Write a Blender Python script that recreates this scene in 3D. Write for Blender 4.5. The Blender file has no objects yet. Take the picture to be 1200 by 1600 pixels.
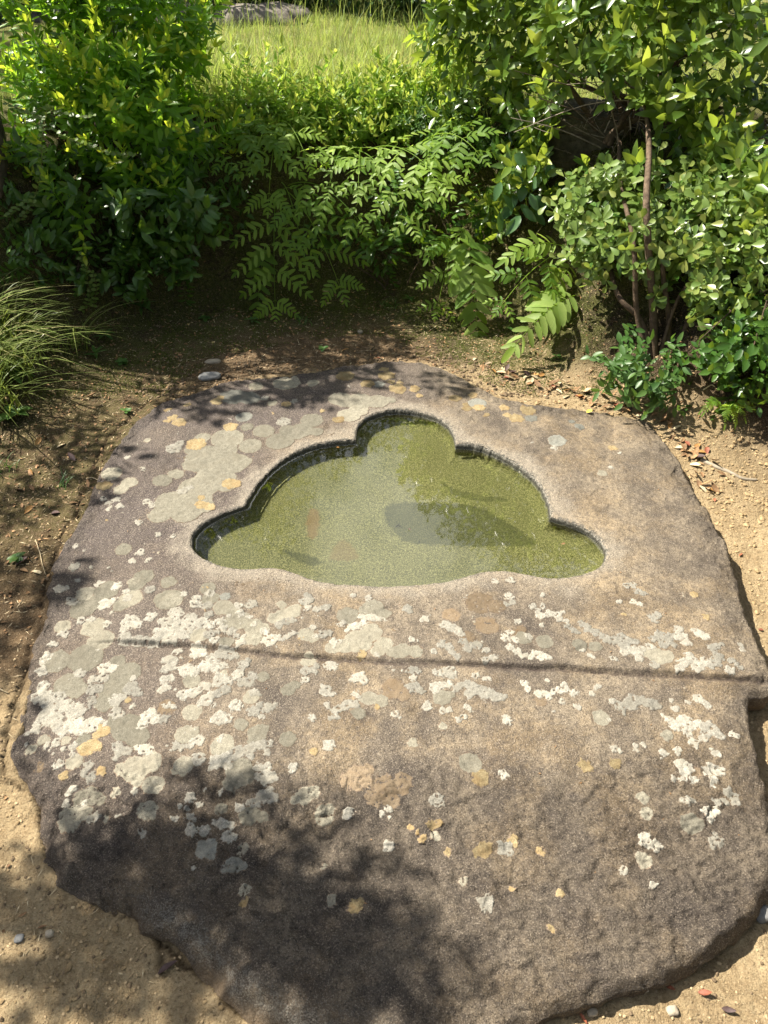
import bpy, math, random
import numpy as np
from mathutils import Vector, Matrix, Quaternion

random.seed(7)
RNG = np.random.default_rng(11)
SC = bpy.context.scene
COL = SC.collection

# ------------------------------------------------------------------ camera
CAM = np.array([0.0, 0.0, 1.6])
PITCH = math.radians(40.0)
FPX = 1164.0                      # focal length in photo pixels (1200 x 1600)
cd = bpy.data.cameras.new('camera')
cd.sensor_fit = 'VERTICAL'
cd.sensor_height = 36.0
cd.lens = 36.0 * FPX / 1600.0
cd.clip_end = 400.0
cam = bpy.data.objects.new('camera', cd)
cam.location = CAM
cam.rotation_euler = (math.pi / 2 - PITCH, 0, 0)
COL.objects.link(cam)
SC.camera = cam

# ------------------------------------------------------------------ sky, sun, exposure
SUN = np.array([-0.58, 0.24, 0.78])
SUN = SUN / np.linalg.norm(SUN)
world = bpy.data.worlds.new('World')
SC.world = world
world.use_nodes = True
wn = world.node_tree
wn.nodes.clear()
sky = wn.nodes.new('ShaderNodeTexSky')
sky.sky_type = 'NISHITA'
sky.sun_disc = False
sky.sun_elevation = math.asin(SUN[2])
sky.sun_rotation = math.atan2(SUN[0], SUN[1])
sky.dust_density = 2.0
bg = wn.nodes.new('ShaderNodeBackground')
bg.inputs['Strength'].default_value = 0.05
wo = wn.nodes.new('ShaderNodeOutputWorld')
# bright broken cloud over the blue, the same all round the sky
tc = wn.nodes.new('ShaderNodeTexCoord')
cn = wn.nodes.new('ShaderNodeTexNoise'); cn.inputs['Scale'].default_value = 2.6; cn.inputs['Detail'].default_value = 6.0; cn.inputs['Roughness'].default_value = 0.55
mp = wn.nodes.new('ShaderNodeMapping'); mp.inputs['Location'].default_value = (1.3, 0.1, 0.2)
wn.links.new(tc.outputs['Generated'], mp.inputs['Vector'])
wn.links.new(mp.outputs['Vector'], cn.inputs['Vector'])
cr = wn.nodes.new('ShaderNodeMapRange'); cr.interpolation_type = 'SMOOTHSTEP'
cr.inputs['From Min'].default_value = 0.50; cr.inputs['From Max'].default_value = 0.64
wn.links.new(cn.outputs['Fac'], cr.inputs['Value'])
cm = wn.nodes.new('ShaderNodeMix'); cm.data_type = 'RGBA'
ca = [q for q in cm.inputs if q.type == 'RGBA']
wn.links.new(cr.outputs['Result'], cm.inputs['Factor'])
wn.links.new(sky.outputs[0], ca[0])
ca[1].default_value = (17.0, 17.0, 17.2, 1)
wn.links.new([q for q in cm.outputs if q.type == 'RGBA'][0], bg.inputs['Color'])
wn.links.new(bg.outputs[0], wo.inputs['Surface'])
sd = bpy.data.lights.new('sun', 'SUN')
sd.energy = 4.8
sd.angle = math.radians(0.55)
sd.color = (1.0, 0.93, 0.82)
so = bpy.data.objects.new('sun', sd)
so.rotation_euler = Vector(SUN).to_track_quat('Z', 'Y').to_euler()
so.location = (-4, 4, 8)
COL.objects.link(so)
SC.view_settings.view_transform = 'Standard'
SC.view_settings.look = 'None'
SC.view_settings.exposure = 1.5
SC.view_settings.gamma = 1.0
SC.view_settings.use_curve_mapping = False
SC.render.engine = 'CYCLES'
SC.cycles.max_bounces = 6
SC.cycles.transparent_max_bounces = 8

# ------------------------------------------------------------------ small maths
SP, CP = math.sin(PITCH), math.cos(PITCH)

def ray(u, v):
    a = (np.asarray(u, float) - 600.0) / FPX
    b = -(np.asarray(v, float) - 800.0) / FPX
    return np.stack([a, CP + b * SP, -SP + b * CP], -1)

def at_z(u, v, z):
    d = ray(u, v)
    t = (z - CAM[2]) / d[..., 2]
    return CAM + d * t[..., None]

def at_y(u, v, y):
    d = ray(u, v)
    return CAM + d * (y / d[..., 1])[..., None]

def px_size(p, px):                # metres that px photo pixels cover at point p
    depth = p[1] * CP + (CAM[2] - p[2]) * SP
    return px * depth / FPX

def sstep(a, b, x):
    t = np.clip((x - a) / (b - a), 0, 1)
    return t * t * (3 - 2 * t)

_PERM = np.random.default_rng(3).permutation(512)
_GR = np.random.default_rng(5).uniform(0, 2 * np.pi, 512)
_GX, _GY = np.cos(_GR), np.sin(_GR)

def noise2(x, y, seed=0):
    x = np.asarray(x, float) + seed * 17.31
    y = np.asarray(y, float) - seed * 9.77
    xi = np.floor(x).astype(np.int64); yi = np.floor(y).astype(np.int64)
    fx = x - xi; fy = y - yi
    def g(ix, iy, dx, dy):
        h = _PERM[(_PERM[ix & 511] + iy) & 511]
        return _GX[h] * dx + _GY[h] * dy
    u = fx * fx * fx * (fx * (fx * 6 - 15) + 10)
    w = fy * fy * fy * (fy * (fy * 6 - 15) + 10)
    a = g(xi, yi, fx, fy); b = g(xi + 1, yi, fx - 1, fy)
    c = g(xi, yi + 1, fx, fy - 1); d = g(xi + 1, yi + 1, fx - 1, fy - 1)
    return ((a + (b - a) * u) * (1 - w) + (c + (d - c) * u) * w) * 1.5

def fbm(x, y, o=4, seed=0, gain=0.5):
    s = 0; amp = 1.0; f = 1.0
    for k in range(o):
        s = s + amp * noise2(x * f, y * f, seed + k * 3)
        amp *= gain; f *= 2.03
    return s

def catmull(p, n=8, closed=False):
    p = np.asarray(p, float)
    m = len(p)
    out = []
    rng = range(m if closed else m - 1)
    for i in rng:
        if closed:
            a, b, c, d = p[(i - 1) % m], p[i], p[(i + 1) % m], p[(i + 2) % m]
        else:
            a, b, c, d = p[max(i - 1, 0)], p[i], p[i + 1], p[min(i + 2, m - 1)]
        for k in range(n):
            t = k / n
            out.append(0.5 * (2 * b + (c - a) * t + (2 * a - 5 * b + 4 * c - d) * t * t + (3 * b - a - 3 * c + d) * t ** 3))
    if not closed:
        out.append(p[-1])
    return np.array(out)

class SDF:                         # signed distance to a polygon, positive inside, read from a grid
    def __init__(self, poly, res=0.01, pad=0.4, bounds=None):
        self.poly = np.asarray(poly, float)
        if bounds is None:
            lo = self.poly.min(0) - pad; hi = self.poly.max(0) + pad
        else:
            lo, hi = np.array(bounds[0], float), np.array(bounds[1], float)
        self.lo = lo; self.res = res
        nx = int((hi[0] - lo[0]) / res) + 2; ny = int((hi[1] - lo[1]) / res) + 2
        X, Y = np.meshgrid(lo[0] + np.arange(nx) * res, lo[1] + np.arange(ny) * res, indexing='ij')
        self.grid = self.exact(X.ravel(), Y.ravel()).reshape(nx, ny)
        self.nx, self.ny = nx, ny
    def exact(self, x, y):
        a = self.poly; b = np.roll(a, -1, 0)
        best = np.full(x.shape, 1e9); ins = np.zeros(x.shape, bool)
        for (ax, ay), (bx, by) in zip(a, b):
            ex, ey = bx - ax, by - ay
            L = ex * ex + ey * ey + 1e-12
            t = np.clip(((x - ax) * ex + (y - ay) * ey) / L, 0, 1)
            dx = x - ax - t * ex; dy = y - ay - t * ey
            best = np.minimum(best, dx * dx + dy * dy)
            if ay != by:
                c = ((ay > y) != (by > y)) & (x < (bx - ax) * (y - ay) / (by - ay) + ax)
                ins ^= c
        return np.where(ins, 1, -1) * np.sqrt(best)
    def __call__(self, x, y):
        fx = np.clip((np.asarray(x, float) - self.lo[0]) / self.res, 0, self.nx - 1.001)
        fy = np.clip((np.asarray(y, float) - self.lo[1]) / self.res, 0, self.ny - 1.001)
        i = fx.astype(int); j = fy.astype(int); a = fx - i; b = fy - j
        g = self.grid
        return (g[i, j] * (1 - a) * (1 - b) + g[i + 1, j] * a * (1 - b) + g[i, j + 1] * (1 - a) * b + g[i + 1, j + 1] * a * b)

# ------------------------------------------------------------------ mesh and object helpers
def mesh_np(name, V, F, mat=None, attrs=None, smooth=True):
    """V (n,3); F a list of (k,4) / (k,3) integer arrays."""
    me = bpy.data.meshes.new(name)
    V = np.asarray(V, np.float32)
    if not isinstance(F, (list, tuple)):
        F = [F]
    F = [np.asarray(f, np.int32) for f in F if len(f)]
    me.vertices.add(len(V)); me.vertices.foreach_set('co', V.ravel())
    loops = np.concatenate([f.ravel() for f in F]) if F else np.zeros(0, np.int32)
    tot = np.concatenate([np.full(len(f), f.shape[1], np.int32) for f in F]) if F else np.zeros(0, np.int32)
    start = np.concatenate([[0], np.cumsum(tot)[:-1]]).astype(np.int32) if len(tot) else tot
    me.loops.add(len(loops)); me.loops.foreach_set('vertex_index', loops)
    me.polygons.add(len(tot)); me.polygons.foreach_set('loop_start', start); me.polygons.foreach_set('loop_total', tot)
    me.polygons.foreach_set('use_smooth', np.full(len(tot), smooth, bool))
    me.update(calc_edges=True)
    for k, a in (attrs or {}).items():
        at = me.attributes.new(k, 'FLOAT', 'POINT')
        at.data.foreach_set('value', np.asarray(a, np.float32))
    if mat:
        me.materials.append(mat)
    return me

def obj(name, me, parent=None, loc=None, **props):
    o = bpy.data.objects.new(name, me)
    COL.objects.link(o)
    if parent is not None:
        o.parent = parent
    if loc is not None:
        o.location = loc
    for k, v in props.items():
        o[k] = v
    return o

def thing(name, label, cat, loc=(0, 0, 0), group=None, me=None):
    o = obj(name, me, loc=loc, label=label, category=cat)
    if group:
        o['group'] = group
    return o

class Geo:
    def __init__(self):
        self.V = []; self.Q = []; self.T = []; self.A = []; self.n = 0
    def add(self, V, Q=None, T=None, a=0.0):
        V = np.asarray(V, float).reshape(-1, 3)
        self.V.append(V)
        if Q is not None and len(Q): self.Q.append(np.asarray(Q, int) + self.n)
        if T is not None and len(T): self.T.append(np.asarray(T, int) + self.n)
        self.A.append(np.broadcast_to(np.asarray(a, float), (len(V),)))
        self.n += len(V)
    def tube(self, path, rad, seg=6, a=0.0, smooth=3):
        path = np.asarray(path, float)
        if smooth > 1 and len(path) > 2:
            r0 = np.asarray(rad, float) * np.ones(len(path))
            t0 = np.linspace(0, 1, len(path))
            path = catmull(path, smooth)
            rad = np.interp(np.linspace(0, 1, len(path)), t0, r0)
        rad = np.asarray(rad, float) * np.ones(len(path))
        n = len(path)
        tan = np.gradient(path, axis=0)
        tan /= np.linalg.norm(tan, axis=1)[:, None] + 1e-9
        ref = np.array([0.31, 0.87, 0.21]); 
        s = np.cross(tan, ref); s /= np.linalg.norm(s, axis=1)[:, None] + 1e-9
        b = np.cross(tan, s)
        ph = np.arange(seg) * 2 * np.pi / seg
        V = path[:, None] + rad[:, None, None] * (np.cos(ph)[None, :, None] * s[:, None] + np.sin(ph)[None, :, None] * b[:, None])
        V = V.reshape(-1, 3)
        i = np.arange(n - 1)[:, None] * seg; j = np.arange(seg)[None]
        k = (np.arange(seg)[None] + 1) % seg
        Q = np.stack([i + j, i + k, i + seg + k, i + seg + j], -1).reshape(-1, 4)
        V = np.vstack([V, path[-1] + tan[-1] * rad[-1] * 0.6])
        tip = len(V) - 1
        T = np.stack([(n - 1) * seg + np.arange(seg), (n - 1) * seg + (np.arange(seg) + 1) % seg, np.full(seg, tip)], -1)
        self.add(V, Q, T, a)
    def leaves(self, pos, d, nrm, L, W, tmpl, droop=0.15, fold=0.3, rnd=None):
        pos = np.asarray(pos, float).reshape(-1, 3); N = len(pos)
        if N == 0: return
        d = np.asarray(d, float).reshape(-1, 3); d = d / (np.linalg.norm(d, axis=1)[:, None] + 1e-9)
        nrm = np.asarray(nrm, float).reshape(-1, 3)
        s = np.cross(d, nrm); s /= np.linalg.norm(s, axis=1)[:, None] + 1e-9
        nn = np.cross(s, d)
        L = np.broadcast_to(np.asarray(L, float), (N,)); W = np.broadcast_to(np.asarray(W, float), (N,))
        dr = np.broadcast_to(np.asarray(droop, float), (N,)); fo = np.broadcast_to(np.asarray(fold, float), (N,))
        tx, ty, Q, T = tmpl
        V = (pos[:, None] + d[:, None] * (L[:, None] * ty[None])[..., None]
             + s[:, None] * (W[:, None] * 0.5 * tx[None])[..., None]
             + nn[:, None] * (-dr[:, None] * L[:, None] * ty[None] ** 2 + fo[:, None] * W[:, None] * 0.5 * np.abs(tx)[None])[..., None])
        m = len(tx)
        off = (np.arange(N) * m)[:, None, None]
        if rnd is None: rnd = RNG.random(N)
        self.add(V.reshape(-1, 3), (Q[None] + off).reshape(-1, 4) if len(Q) else None, (T[None] + off).reshape(-1, 3) if len(T) else None,
                 np.repeat(np.broadcast_to(np.asarray(rnd, float), (N,)), m))
    def mesh(self, name, mat, smooth=True):
        F = []
        if self.Q: F.append(np.vstack(self.Q))
        if self.T: F.append(np.vstack(self.T))
        return mesh_np(name, np.vstack(self.V), F, mat, {'rnd': np.concatenate(self.A)}, smooth)

def leaf_tmpl(ts, ws):
    """ts stations 0..1, ws half-width there; first and last are points."""
    tx = [0.0]; ty = [ts[0]]
    for t, w in zip(ts[1:-1], ws[1:-1]):
        tx += [-w, 0.0, w]; ty += [t, t, t]
    tx.append(0.0); ty.append(ts[-1])
    n = len(ts) - 2
    Q = []; T = [(0, 2, 1), (0, 3, 2)]
    for i in range(n - 1):
        a = 1 + 3 * i; b = a + 3
        Q += [(a, a + 1, b + 1, b), (a + 1, a + 2, b + 2, b + 1)]
    a = 1 + 3 * (n - 1); e = a + 3
    T += [(a, a + 1, e), (a + 1, a + 2, e)]
    return np.array(tx), np.array(ty), np.array(Q).reshape(-1, 4), np.array(T)

ELL = leaf_tmpl([0, .16, .42, .72, .9, 1], [0, .62, 1, .72, .34, 0])
OBO = leaf_tmpl([0, .25, .55, .78, .93, 1], [0, .4, .85, 1, .62, 0])
LAN = leaf_tmpl([0, .12, .35, .65, 1], [0, .6, 1, .7, 0])
RND = leaf_tmpl([0, .12, .45, .8, 1], [0, .7, 1, .75, 0])
PIN = leaf_tmpl([0, .06, .4, .75, .93, 1], [0, .75, 1, .82, .45, 0])
BIT = leaf_tmpl([0, .45, 1], [0, 1, 0])

def unit(v):
    v = np.asarray(v, float)
    return v / (np.linalg.norm(v, axis=-1, keepdims=True) + 1e-9)

# ------------------------------------------------------------------ node helpers
class NT:
    def __init__(self, name):
        self.m = bpy.data.materials.new(name); self.m.use_nodes = True
        self.t = self.m.node_tree; self.t.nodes.clear()
        self.out = self.n('ShaderNodeOutputMaterial')
    def n(self, kind, **kw):
        nd = self.t.nodes.new(kind)
        for k, v in kw.items(): setattr(nd, k, v)
        return nd
    def l(self, a, b): self.t.links.new(a, b)
    def set(self, sock, v):
        if hasattr(v, 'is_linked') or isinstance(v, bpy.types.NodeSocket): self.l(v, sock)
        elif isinstance(v, (tuple, list)) and len(v) == 3 and sock.type == 'RGBA': sock.default_value = (*v, 1)
        else: sock.default_value = v
    def pos(self): return self.n('ShaderNodeNewGeometry').outputs['Position']
    def objco(self): return self.n('ShaderNodeTexCoord').outputs['Object']
    def attr(self, name): return self.n('ShaderNodeAttribute', attribute_name=name).outputs['Fac']
    def noise(self, scale, detail=3, rough=0.55, vec=None, dist=0.0):
        nd = self.n('ShaderNodeTexNoise'); nd.inputs['Scale'].default_value = scale
        nd.inputs['Detail'].default_value = detail; nd.inputs['Roughness'].default_value = rough
        nd.inputs['Distortion'].default_value = dist
        self.l(vec if vec is not None else self.co, nd.inputs['Vector'])
        return nd.outputs['Fac']
    def voro(self, scale, feature='F1', out='Distance', vec=None):
        nd = self.n('ShaderNodeTexVoronoi', feature=feature); nd.inputs['Scale'].default_value = scale
        self.l(vec if vec is not None else self.co, nd.inputs['Vector'])
        return nd.outputs[out]
    def ramp(self, x, a, b, lo=0.0, hi=1.0):
        nd = self.n('ShaderNodeMapRange'); nd.interpolation_type = 'SMOOTHSTEP'
        self.set(nd.inputs['Value'], x)
        nd.inputs['From Min'].default_value = a; nd.inputs['From Max'].default_value = b
        nd.inputs['To Min'].default_value = lo; nd.inputs['To Max'].default_value = hi
        return nd.outputs['Result']
    def math(self, op, a, b=0.0):
        nd = self.n('ShaderNodeMath', operation=op)
        self.set(nd.inputs[0], a); self.set(nd.inputs[1], b)
        return nd.outputs[0]
    def mix(self, f, a, b, mode='MIX'):
        nd = self.n('ShaderNodeMix', data_type='RGBA', blend_type=mode)
        self.set(nd.inputs['Factor'], f); self.set(nd.inputs['A'], a) if False else None
        ia = [s for s in nd.inputs if s.name == 'A' and s.type == 'RGBA'][0]
        ib = [s for s in nd.inputs if s.name == 'B' and s.type == 'RGBA'][0]
        self.set(ia, a); self.set(ib, b)
        return [s for s in nd.outputs if s.type == 'RGBA'][0]
    def bump(self, h, dist, strength=1.0, nrm=None):
        nd = self.n('ShaderNodeBump'); nd.inputs['Distance'].default_value = dist
        self.set(nd.inputs['Strength'], strength)
        self.l(h, nd.inputs['Height'])
        if nrm is not None: self.l(nrm, nd.inputs['Normal'])
        return nd.outputs['Normal']
    def bsdf(self, col, rough=0.8, spec=0.4, nrm=None):
        b = self.n('ShaderNodeBsdfPrincipled')
        self.set(b.inputs['Base Color'], col); self.set(b.inputs['Roughness'], rough)
        self.set(b.inputs['Specular IOR Level'], spec)
        if nrm is not None: self.l(nrm, b.inputs['Normal'])
        return b.outputs[0]
    def done(self, s):
        self.l(s, self.out.inputs['Surface']); return self.m

# ================================================================== materials of the place
def m_slab():
    t = NT('weathered_stone'); t.co = t.pos()
    rim = t.attr('rim'); edge = t.attr('edge'); white = t.attr('pale')
    big = t.noise(2.2, 4, 0.6); mid = t.noise(9, 5, 0.65); fine = t.noise(70, 4, 0.7); grain = t.noise(330, 2, 0.6)
    gv = t.voro(260)
    col = t.mix(t.ramp(big, .36, .64), (0.106, 0.086, 0.064), (0.216, 0.176, 0.122))
    tan = t.n('ShaderNodeVectorMath', operation='ADD'); t.l(t.co, tan.inputs[0]); tan.inputs[1].default_value = (4.2, 1.7, 0)
    col = t.mix(t.math('MULTIPLY', t.ramp(t.noise(4.2, 5, 0.7, tan.outputs[0]), .44, .64), 0.85), col, (0.285, 0.205, 0.108))
    col = t.mix(t.ramp(mid, .36, .66, 0, .85), t.mix(0.55, col, (0.050, 0.038, 0.029)), t.mix(0.45, col, (0.33, 0.265, 0.18)))
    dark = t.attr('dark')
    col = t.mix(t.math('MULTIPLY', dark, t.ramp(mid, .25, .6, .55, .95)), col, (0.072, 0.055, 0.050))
    col = t.mix(t.ramp(fine, .42, .62, 0, .8), col, t.mix(0.6, col, (0.05, 0.038, 0.030)))
    # worn, paler, gritty band round the basin
    rr = t.math('ADD', rim, t.math('MULTIPLY', t.math('SUBTRACT', mid, 0.5), 0.26))
    col = t.mix(t.ramp(rr, -.01, .085, .72, 0), col, (0.275, 0.240, 0.185))
    col = t.mix(t.math('MULTIPLY', t.ramp(rim, .0, .016, 1, 0), t.ramp(fine, .42, .56, 0, .85)), col, (0.06, 0.06, 0.05))
    # grains: pale quartz and dark specks
    g2 = t.ramp(rr, .0, .12, .70, .38)
    col = t.mix(t.math('MULTIPLY', t.ramp(grain, .54, .64), g2), col, (0.46, 0.385, 0.285))
    col = t.mix(t.math('MULTIPLY', t.ramp(t.noise(240, 2, .6, tan.outputs[0]), .54, .64), .65), col, (0.036, 0.028, 0.022))
    col = t.mix(t.math('MULTIPLY', white, t.ramp(t.math('ADD', t.math('MULTIPLY', grain, .5), t.math('MULTIPLY', fine, .5)), .42, .62, 0, .75)), col, (0.34, 0.315, 0.26))
    col = t.mix(t.math('MULTIPLY', t.attr('groove'), t.ramp(fine, .3, .6, .25, .8)), col, (0.050, 0.034, 0.026))
    # the lowest inch of the sides is stained with soil
    col = t.mix(t.ramp(edge, -.02, .012, .75, 0), col, (0.22, 0.155, 0.09))
    rough_f = t.attr('rough')
    n1 = t.bump(t.noise(26, 6, 0.7), 0.026, t.ramp(rough_f, 0, 1, .25, 1.0))
    n2 = t.bump(t.noise(95, 5, 0.75), 0.016, t.ramp(rough_f, 0, 1, .4, 1.0), n1)
    n3 = t.bump(grain, 0.0035, .9, n2)
    r = t.ramp(grain, .45, .7, .78, .38)
    return t.done(t.bsdf(col, r, 0.42, n3))

def m_basin():
    t = NT('basin_algae_stone'); t.co = t.pos()
    wl = t.attr('wl')
    grain = t.noise(300, 3, 0.7); g2 = t.noise(120, 4, .7); big = t.noise(4, 4, .6)
    floor = t.mix(t.ramp(big, .35, .65), (0.118, 0.114, 0.044), (0.170, 0.156, 0.076))
    floor = t.mix(t.ramp(grain, .40, .60), t.mix(.65, floor, (0.022, 0.028, 0.006)), t.mix(.5, floor, (0.40, 0.385, 0.19)))
    floor = t.mix(t.ramp(g2, .40, .62, 0, .5), floor, (0.055, 0.06, 0.018))
    floor = t.mix(t.math('MULTIPLY', t.attr('painted_refl'), .62), floor, (0.030, 0.036, 0.012))  # dark reflections on the water, painted into the floor colour
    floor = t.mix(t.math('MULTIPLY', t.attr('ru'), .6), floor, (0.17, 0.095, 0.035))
    wall = t.mix(t.ramp(g2, .40, .62), (0.045, 0.043, 0.033), (0.21, 0.195, 0.16))
    wall = t.mix(t.ramp(grain, .55, .62, 0, .8), wall, (0.46, 0.43, 0.37))
    wall = t.mix(t.ramp(t.math('ABSOLUTE', t.math('SUBTRACT', wl, .004)), .003, .010, .8, 0), wall, (0.025, 0.025, 0.016))
    col = t.mix(t.ramp(wl, -.012, .004), floor, wall)
    n = t.bump(grain, 0.003, .9, t.bump(g2, 0.006, .6))
    return t.done(t.bsdf(col, .8, .3, n))

def m_water():
    t = NT('clear_water'); t.co = t.pos()
    fr = t.n('ShaderNodeFresnel'); fr.inputs['IOR'].default_value = 1.55
    rip = t.bump(t.noise(7, 2, .5), 0.004, .12)
    t.l(rip, fr.inputs['Normal'])
    tr = t.n('ShaderNodeBsdfTransparent'); tr.inputs['Color'].default_value = (0.93, 0.95, 0.84, 1)
    gl = t.n('ShaderNodeBsdfGlossy'); gl.inputs['Roughness'].default_value = 0.02; gl.inputs['Color'].default_value = (1, 1, 1, 1)
    t.l(rip, gl.inputs['Normal'])
    mx = t.n('ShaderNodeMixShader'); t.l(fr.outputs[0], mx.inputs[0]); t.l(tr.outputs[0], mx.inputs[1]); t.l(gl.outputs[0], mx.inputs[2])
    return t.done(mx.outputs[0])

def m_ground():
    t = NT('sandy_soil'); t.co = t.pos()
    sand = t.attr('sand'); moss = t.attr('moss'); turf = t.attr('turf'); bank_shade = t.attr('bank_shade'); crack = t.attr('crack')
    big = t.noise(2.6, 4, .6); mid = t.noise(13, 5, .7); fine = t.noise(75, 5, .75); grain = t.noise(310, 3, .7)
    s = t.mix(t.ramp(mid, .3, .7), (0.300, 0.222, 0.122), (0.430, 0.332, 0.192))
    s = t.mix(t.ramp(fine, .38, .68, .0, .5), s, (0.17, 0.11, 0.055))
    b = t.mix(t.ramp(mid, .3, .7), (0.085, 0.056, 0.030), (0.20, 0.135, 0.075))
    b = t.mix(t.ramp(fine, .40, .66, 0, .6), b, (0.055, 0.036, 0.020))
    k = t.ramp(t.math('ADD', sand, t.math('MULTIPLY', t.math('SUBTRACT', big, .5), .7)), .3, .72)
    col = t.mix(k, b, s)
    col = t.mix(t.math('MULTIPLY', bank_shade, t.ramp(mid, .25, .6, .7, 1.0)), col, t.mix(t.ramp(fine, .35, .65), (0.014, 0.011, 0.008), (0.048, 0.036, 0.022)))  # shade on the bank, painted into the soil colour
    mo = t.mix(t.ramp(fine, .3, .7), (0.030, 0.036, 0.009), (0.090, 0.092, 0.024))
    mk = t.math('MULTIPLY', moss, t.ramp(t.math('ADD', mid, t.math('MULTIPLY', fine, .6)), .60, .86))
    col = t.mix(mk, col, mo)
    col = t.mix(t.math('MULTIPLY', t.ramp(grain, .55, .67), .5), col, (0.50, 0.41, 0.27))
    col = t.mix(t.math('MULTIPLY', t.ramp(t.noise(190, 3, .7), .54, .68), .5), col, (0.09, 0.06, 0.032))
    col = t.mix(turf, col, t.mix(t.ramp(fine, .3, .7), (0.12, 0.14, 0.03), (0.22, 0.22, 0.07)))
    col = t.mix(crack, col, (0.05, 0.033, 0.018))
    n = t.bump(mid, 0.03, .6)
    n = t.bump(fine, 0.016, .9, n)
    n = t.bump(t.voro(120), 0.004, .55, n)
    n = t.bump(grain, 0.003, .7, n)
    return t.done(t.bsdf(col, .95, .15, n))

def m_lichen(name, a, b, c, thin=.2, cover=1., bumpd=.0015):
    t = NT(name); t.co = t.pos()
    oi = t.n('ShaderNodeObjectInfo')
    f = t.noise(90, 5, .75); g = t.noise(330, 3, .7); h = t.noise(26, 4, .65)
    col = t.mix(t.ramp(f, .35, .65), a, b)
    cells = t.voro(210, 'DISTANCE_TO_EDGE')
    col = t.mix(t.ramp(cells, .0, .10, .65, 0), col, tuple(x * .42 for x in a))
    col = t.mix(t.ramp(h, .42, .7, 0, .6), col, c)
    col = t.mix(t.math('MULTIPLY', t.ramp(g, .56, .66), .45), col, t.mix(.55, c, (0.05, .045, .035)))
    th = t.math('ADD', t.attr('rnd'), t.math('MULTIPLY', t.math('SUBTRACT', t.noise(150, 4, .8), .5), 9.0))
    stone = t.mix(t.ramp(g, .4, .65), (0.105, 0.078, 0.058), (0.235, 0.180, 0.125))
    col = t.mix(t.ramp(th, thin - .9, thin + .9, .0, cover), stone, col)
    hs = t.n('ShaderNodeHueSaturation'); t.l(col, hs.inputs['Color'])
    t.l(t.ramp(oi.outputs['Random'], 0, 1, .66, 1.10), hs.inputs['Value'])
    n = t.bump(f, .004, .6, t.bump(g, bumpd, .8))
    return t.done(t.bsdf(hs.outputs[0], .9, .2, n))

def m_simple(name, a, b, scale=40, rough=.8, spec=.3, bumpd=.003, obj=False):
    t = NT(name); t.co = t.objco() if obj else t.pos()
    oi = t.n('ShaderNodeObjectInfo')
    f = t.noise(scale, 5, .65); g = t.noise(scale * 6, 3, .7)
    col = t.mix(t.ramp(f, .3, .7), a, b)
    col = t.mix(t.ramp(g, .5, .7, 0, .4), col, tuple(x * .45 for x in a))
    hs = t.n('ShaderNodeHueSaturation'); t.l(col, hs.inputs['Color'])
    t.l(t.ramp(oi.outputs['Random'], 0, 1, .75, 1.25), hs.inputs['Value'])
    return t.done(t.bsdf(hs.outputs[0], rough, spec, t.bump(g, bumpd * .4, .8, t.bump(f, bumpd, .8))))

def m_leaf(name, dark, light, glow, rough=.38, spec=.5, trans=.34, young=None):
    """A leaf: glossy face, light passing through; every leaf a little different."""
    t = NT(name); t.co = t.pos()
    r = t.attr('rnd'); oi = t.n('ShaderNodeObjectInfo').outputs['Random']
    rr = t.math('FRACT', t.math('ADD', r, t.math('MULTIPLY', oi, 3.7)))
    col = t.mix(rr, dark, light)
    g = t.mix(rr, tuple(x * .75 for x in glow), glow)
    if young:
        y = t.ramp(r, .80, 1.0)
        col = t.mix(y, col, young); g = t.mix(y, g, tuple(min(1, x * 1.8) for x in young))
    f = t.noise(60, 3, .6)
    col = t.mix(t.ramp(f, .5, .75, 0, .35), col, tuple(min(1, x * 1.6 + .01) for x in dark))
    p = t.bsdf(col, rough, spec)
    tr = t.n('ShaderNodeBsdfTranslucent'); t.l(g, tr.inputs['Color'])
    mx = t.n('ShaderNodeMixShader'); mx.inputs[0].default_value = trans
    t.l(p, mx.inputs[1]); t.l(tr.outputs[0], mx.inputs[2])
    return t.done(mx.outputs[0])

# ================================================================== slab shape
RIM_ARCS = [
 [(383,787),(362,794),(335,805),(312,820),(300,836),(299,850),(306,862),(322,873),(345,882),(370,886),(400,885),(430,884),(455,890),(480,900),(510,908),(550,912),(600,914),(650,913),(690,909),(720,902),(750,893),(775,890),(800,892),(825,898),(860,903),(895,900),(925,892),(942,880),(949,862),(938,842),(915,825),(885,813),(862,806)],
 [(862,806),(859,788),(852,768),(835,745),(805,722),(770,704),(740,694),(713,692)],
 [(713,692),(709,676),(700,662),(680,649),(650,641),(615,639),(585,645),(567,655),(558,668),(556,685)],
 [(556,685),(525,688),(490,694),(455,708),(425,728),(402,753),(388,775),(383,787)],
]
Z0 = 0.10
rim_pts = []
for a in RIM_ARCS:
    a = np.array(a, float)
    rim_pts.append(catmull(at_z(a[:, 0], a[:, 1], Z0)[:, :2], 6)[:-1])
RIM = np.vstack(rim_pts)
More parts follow.
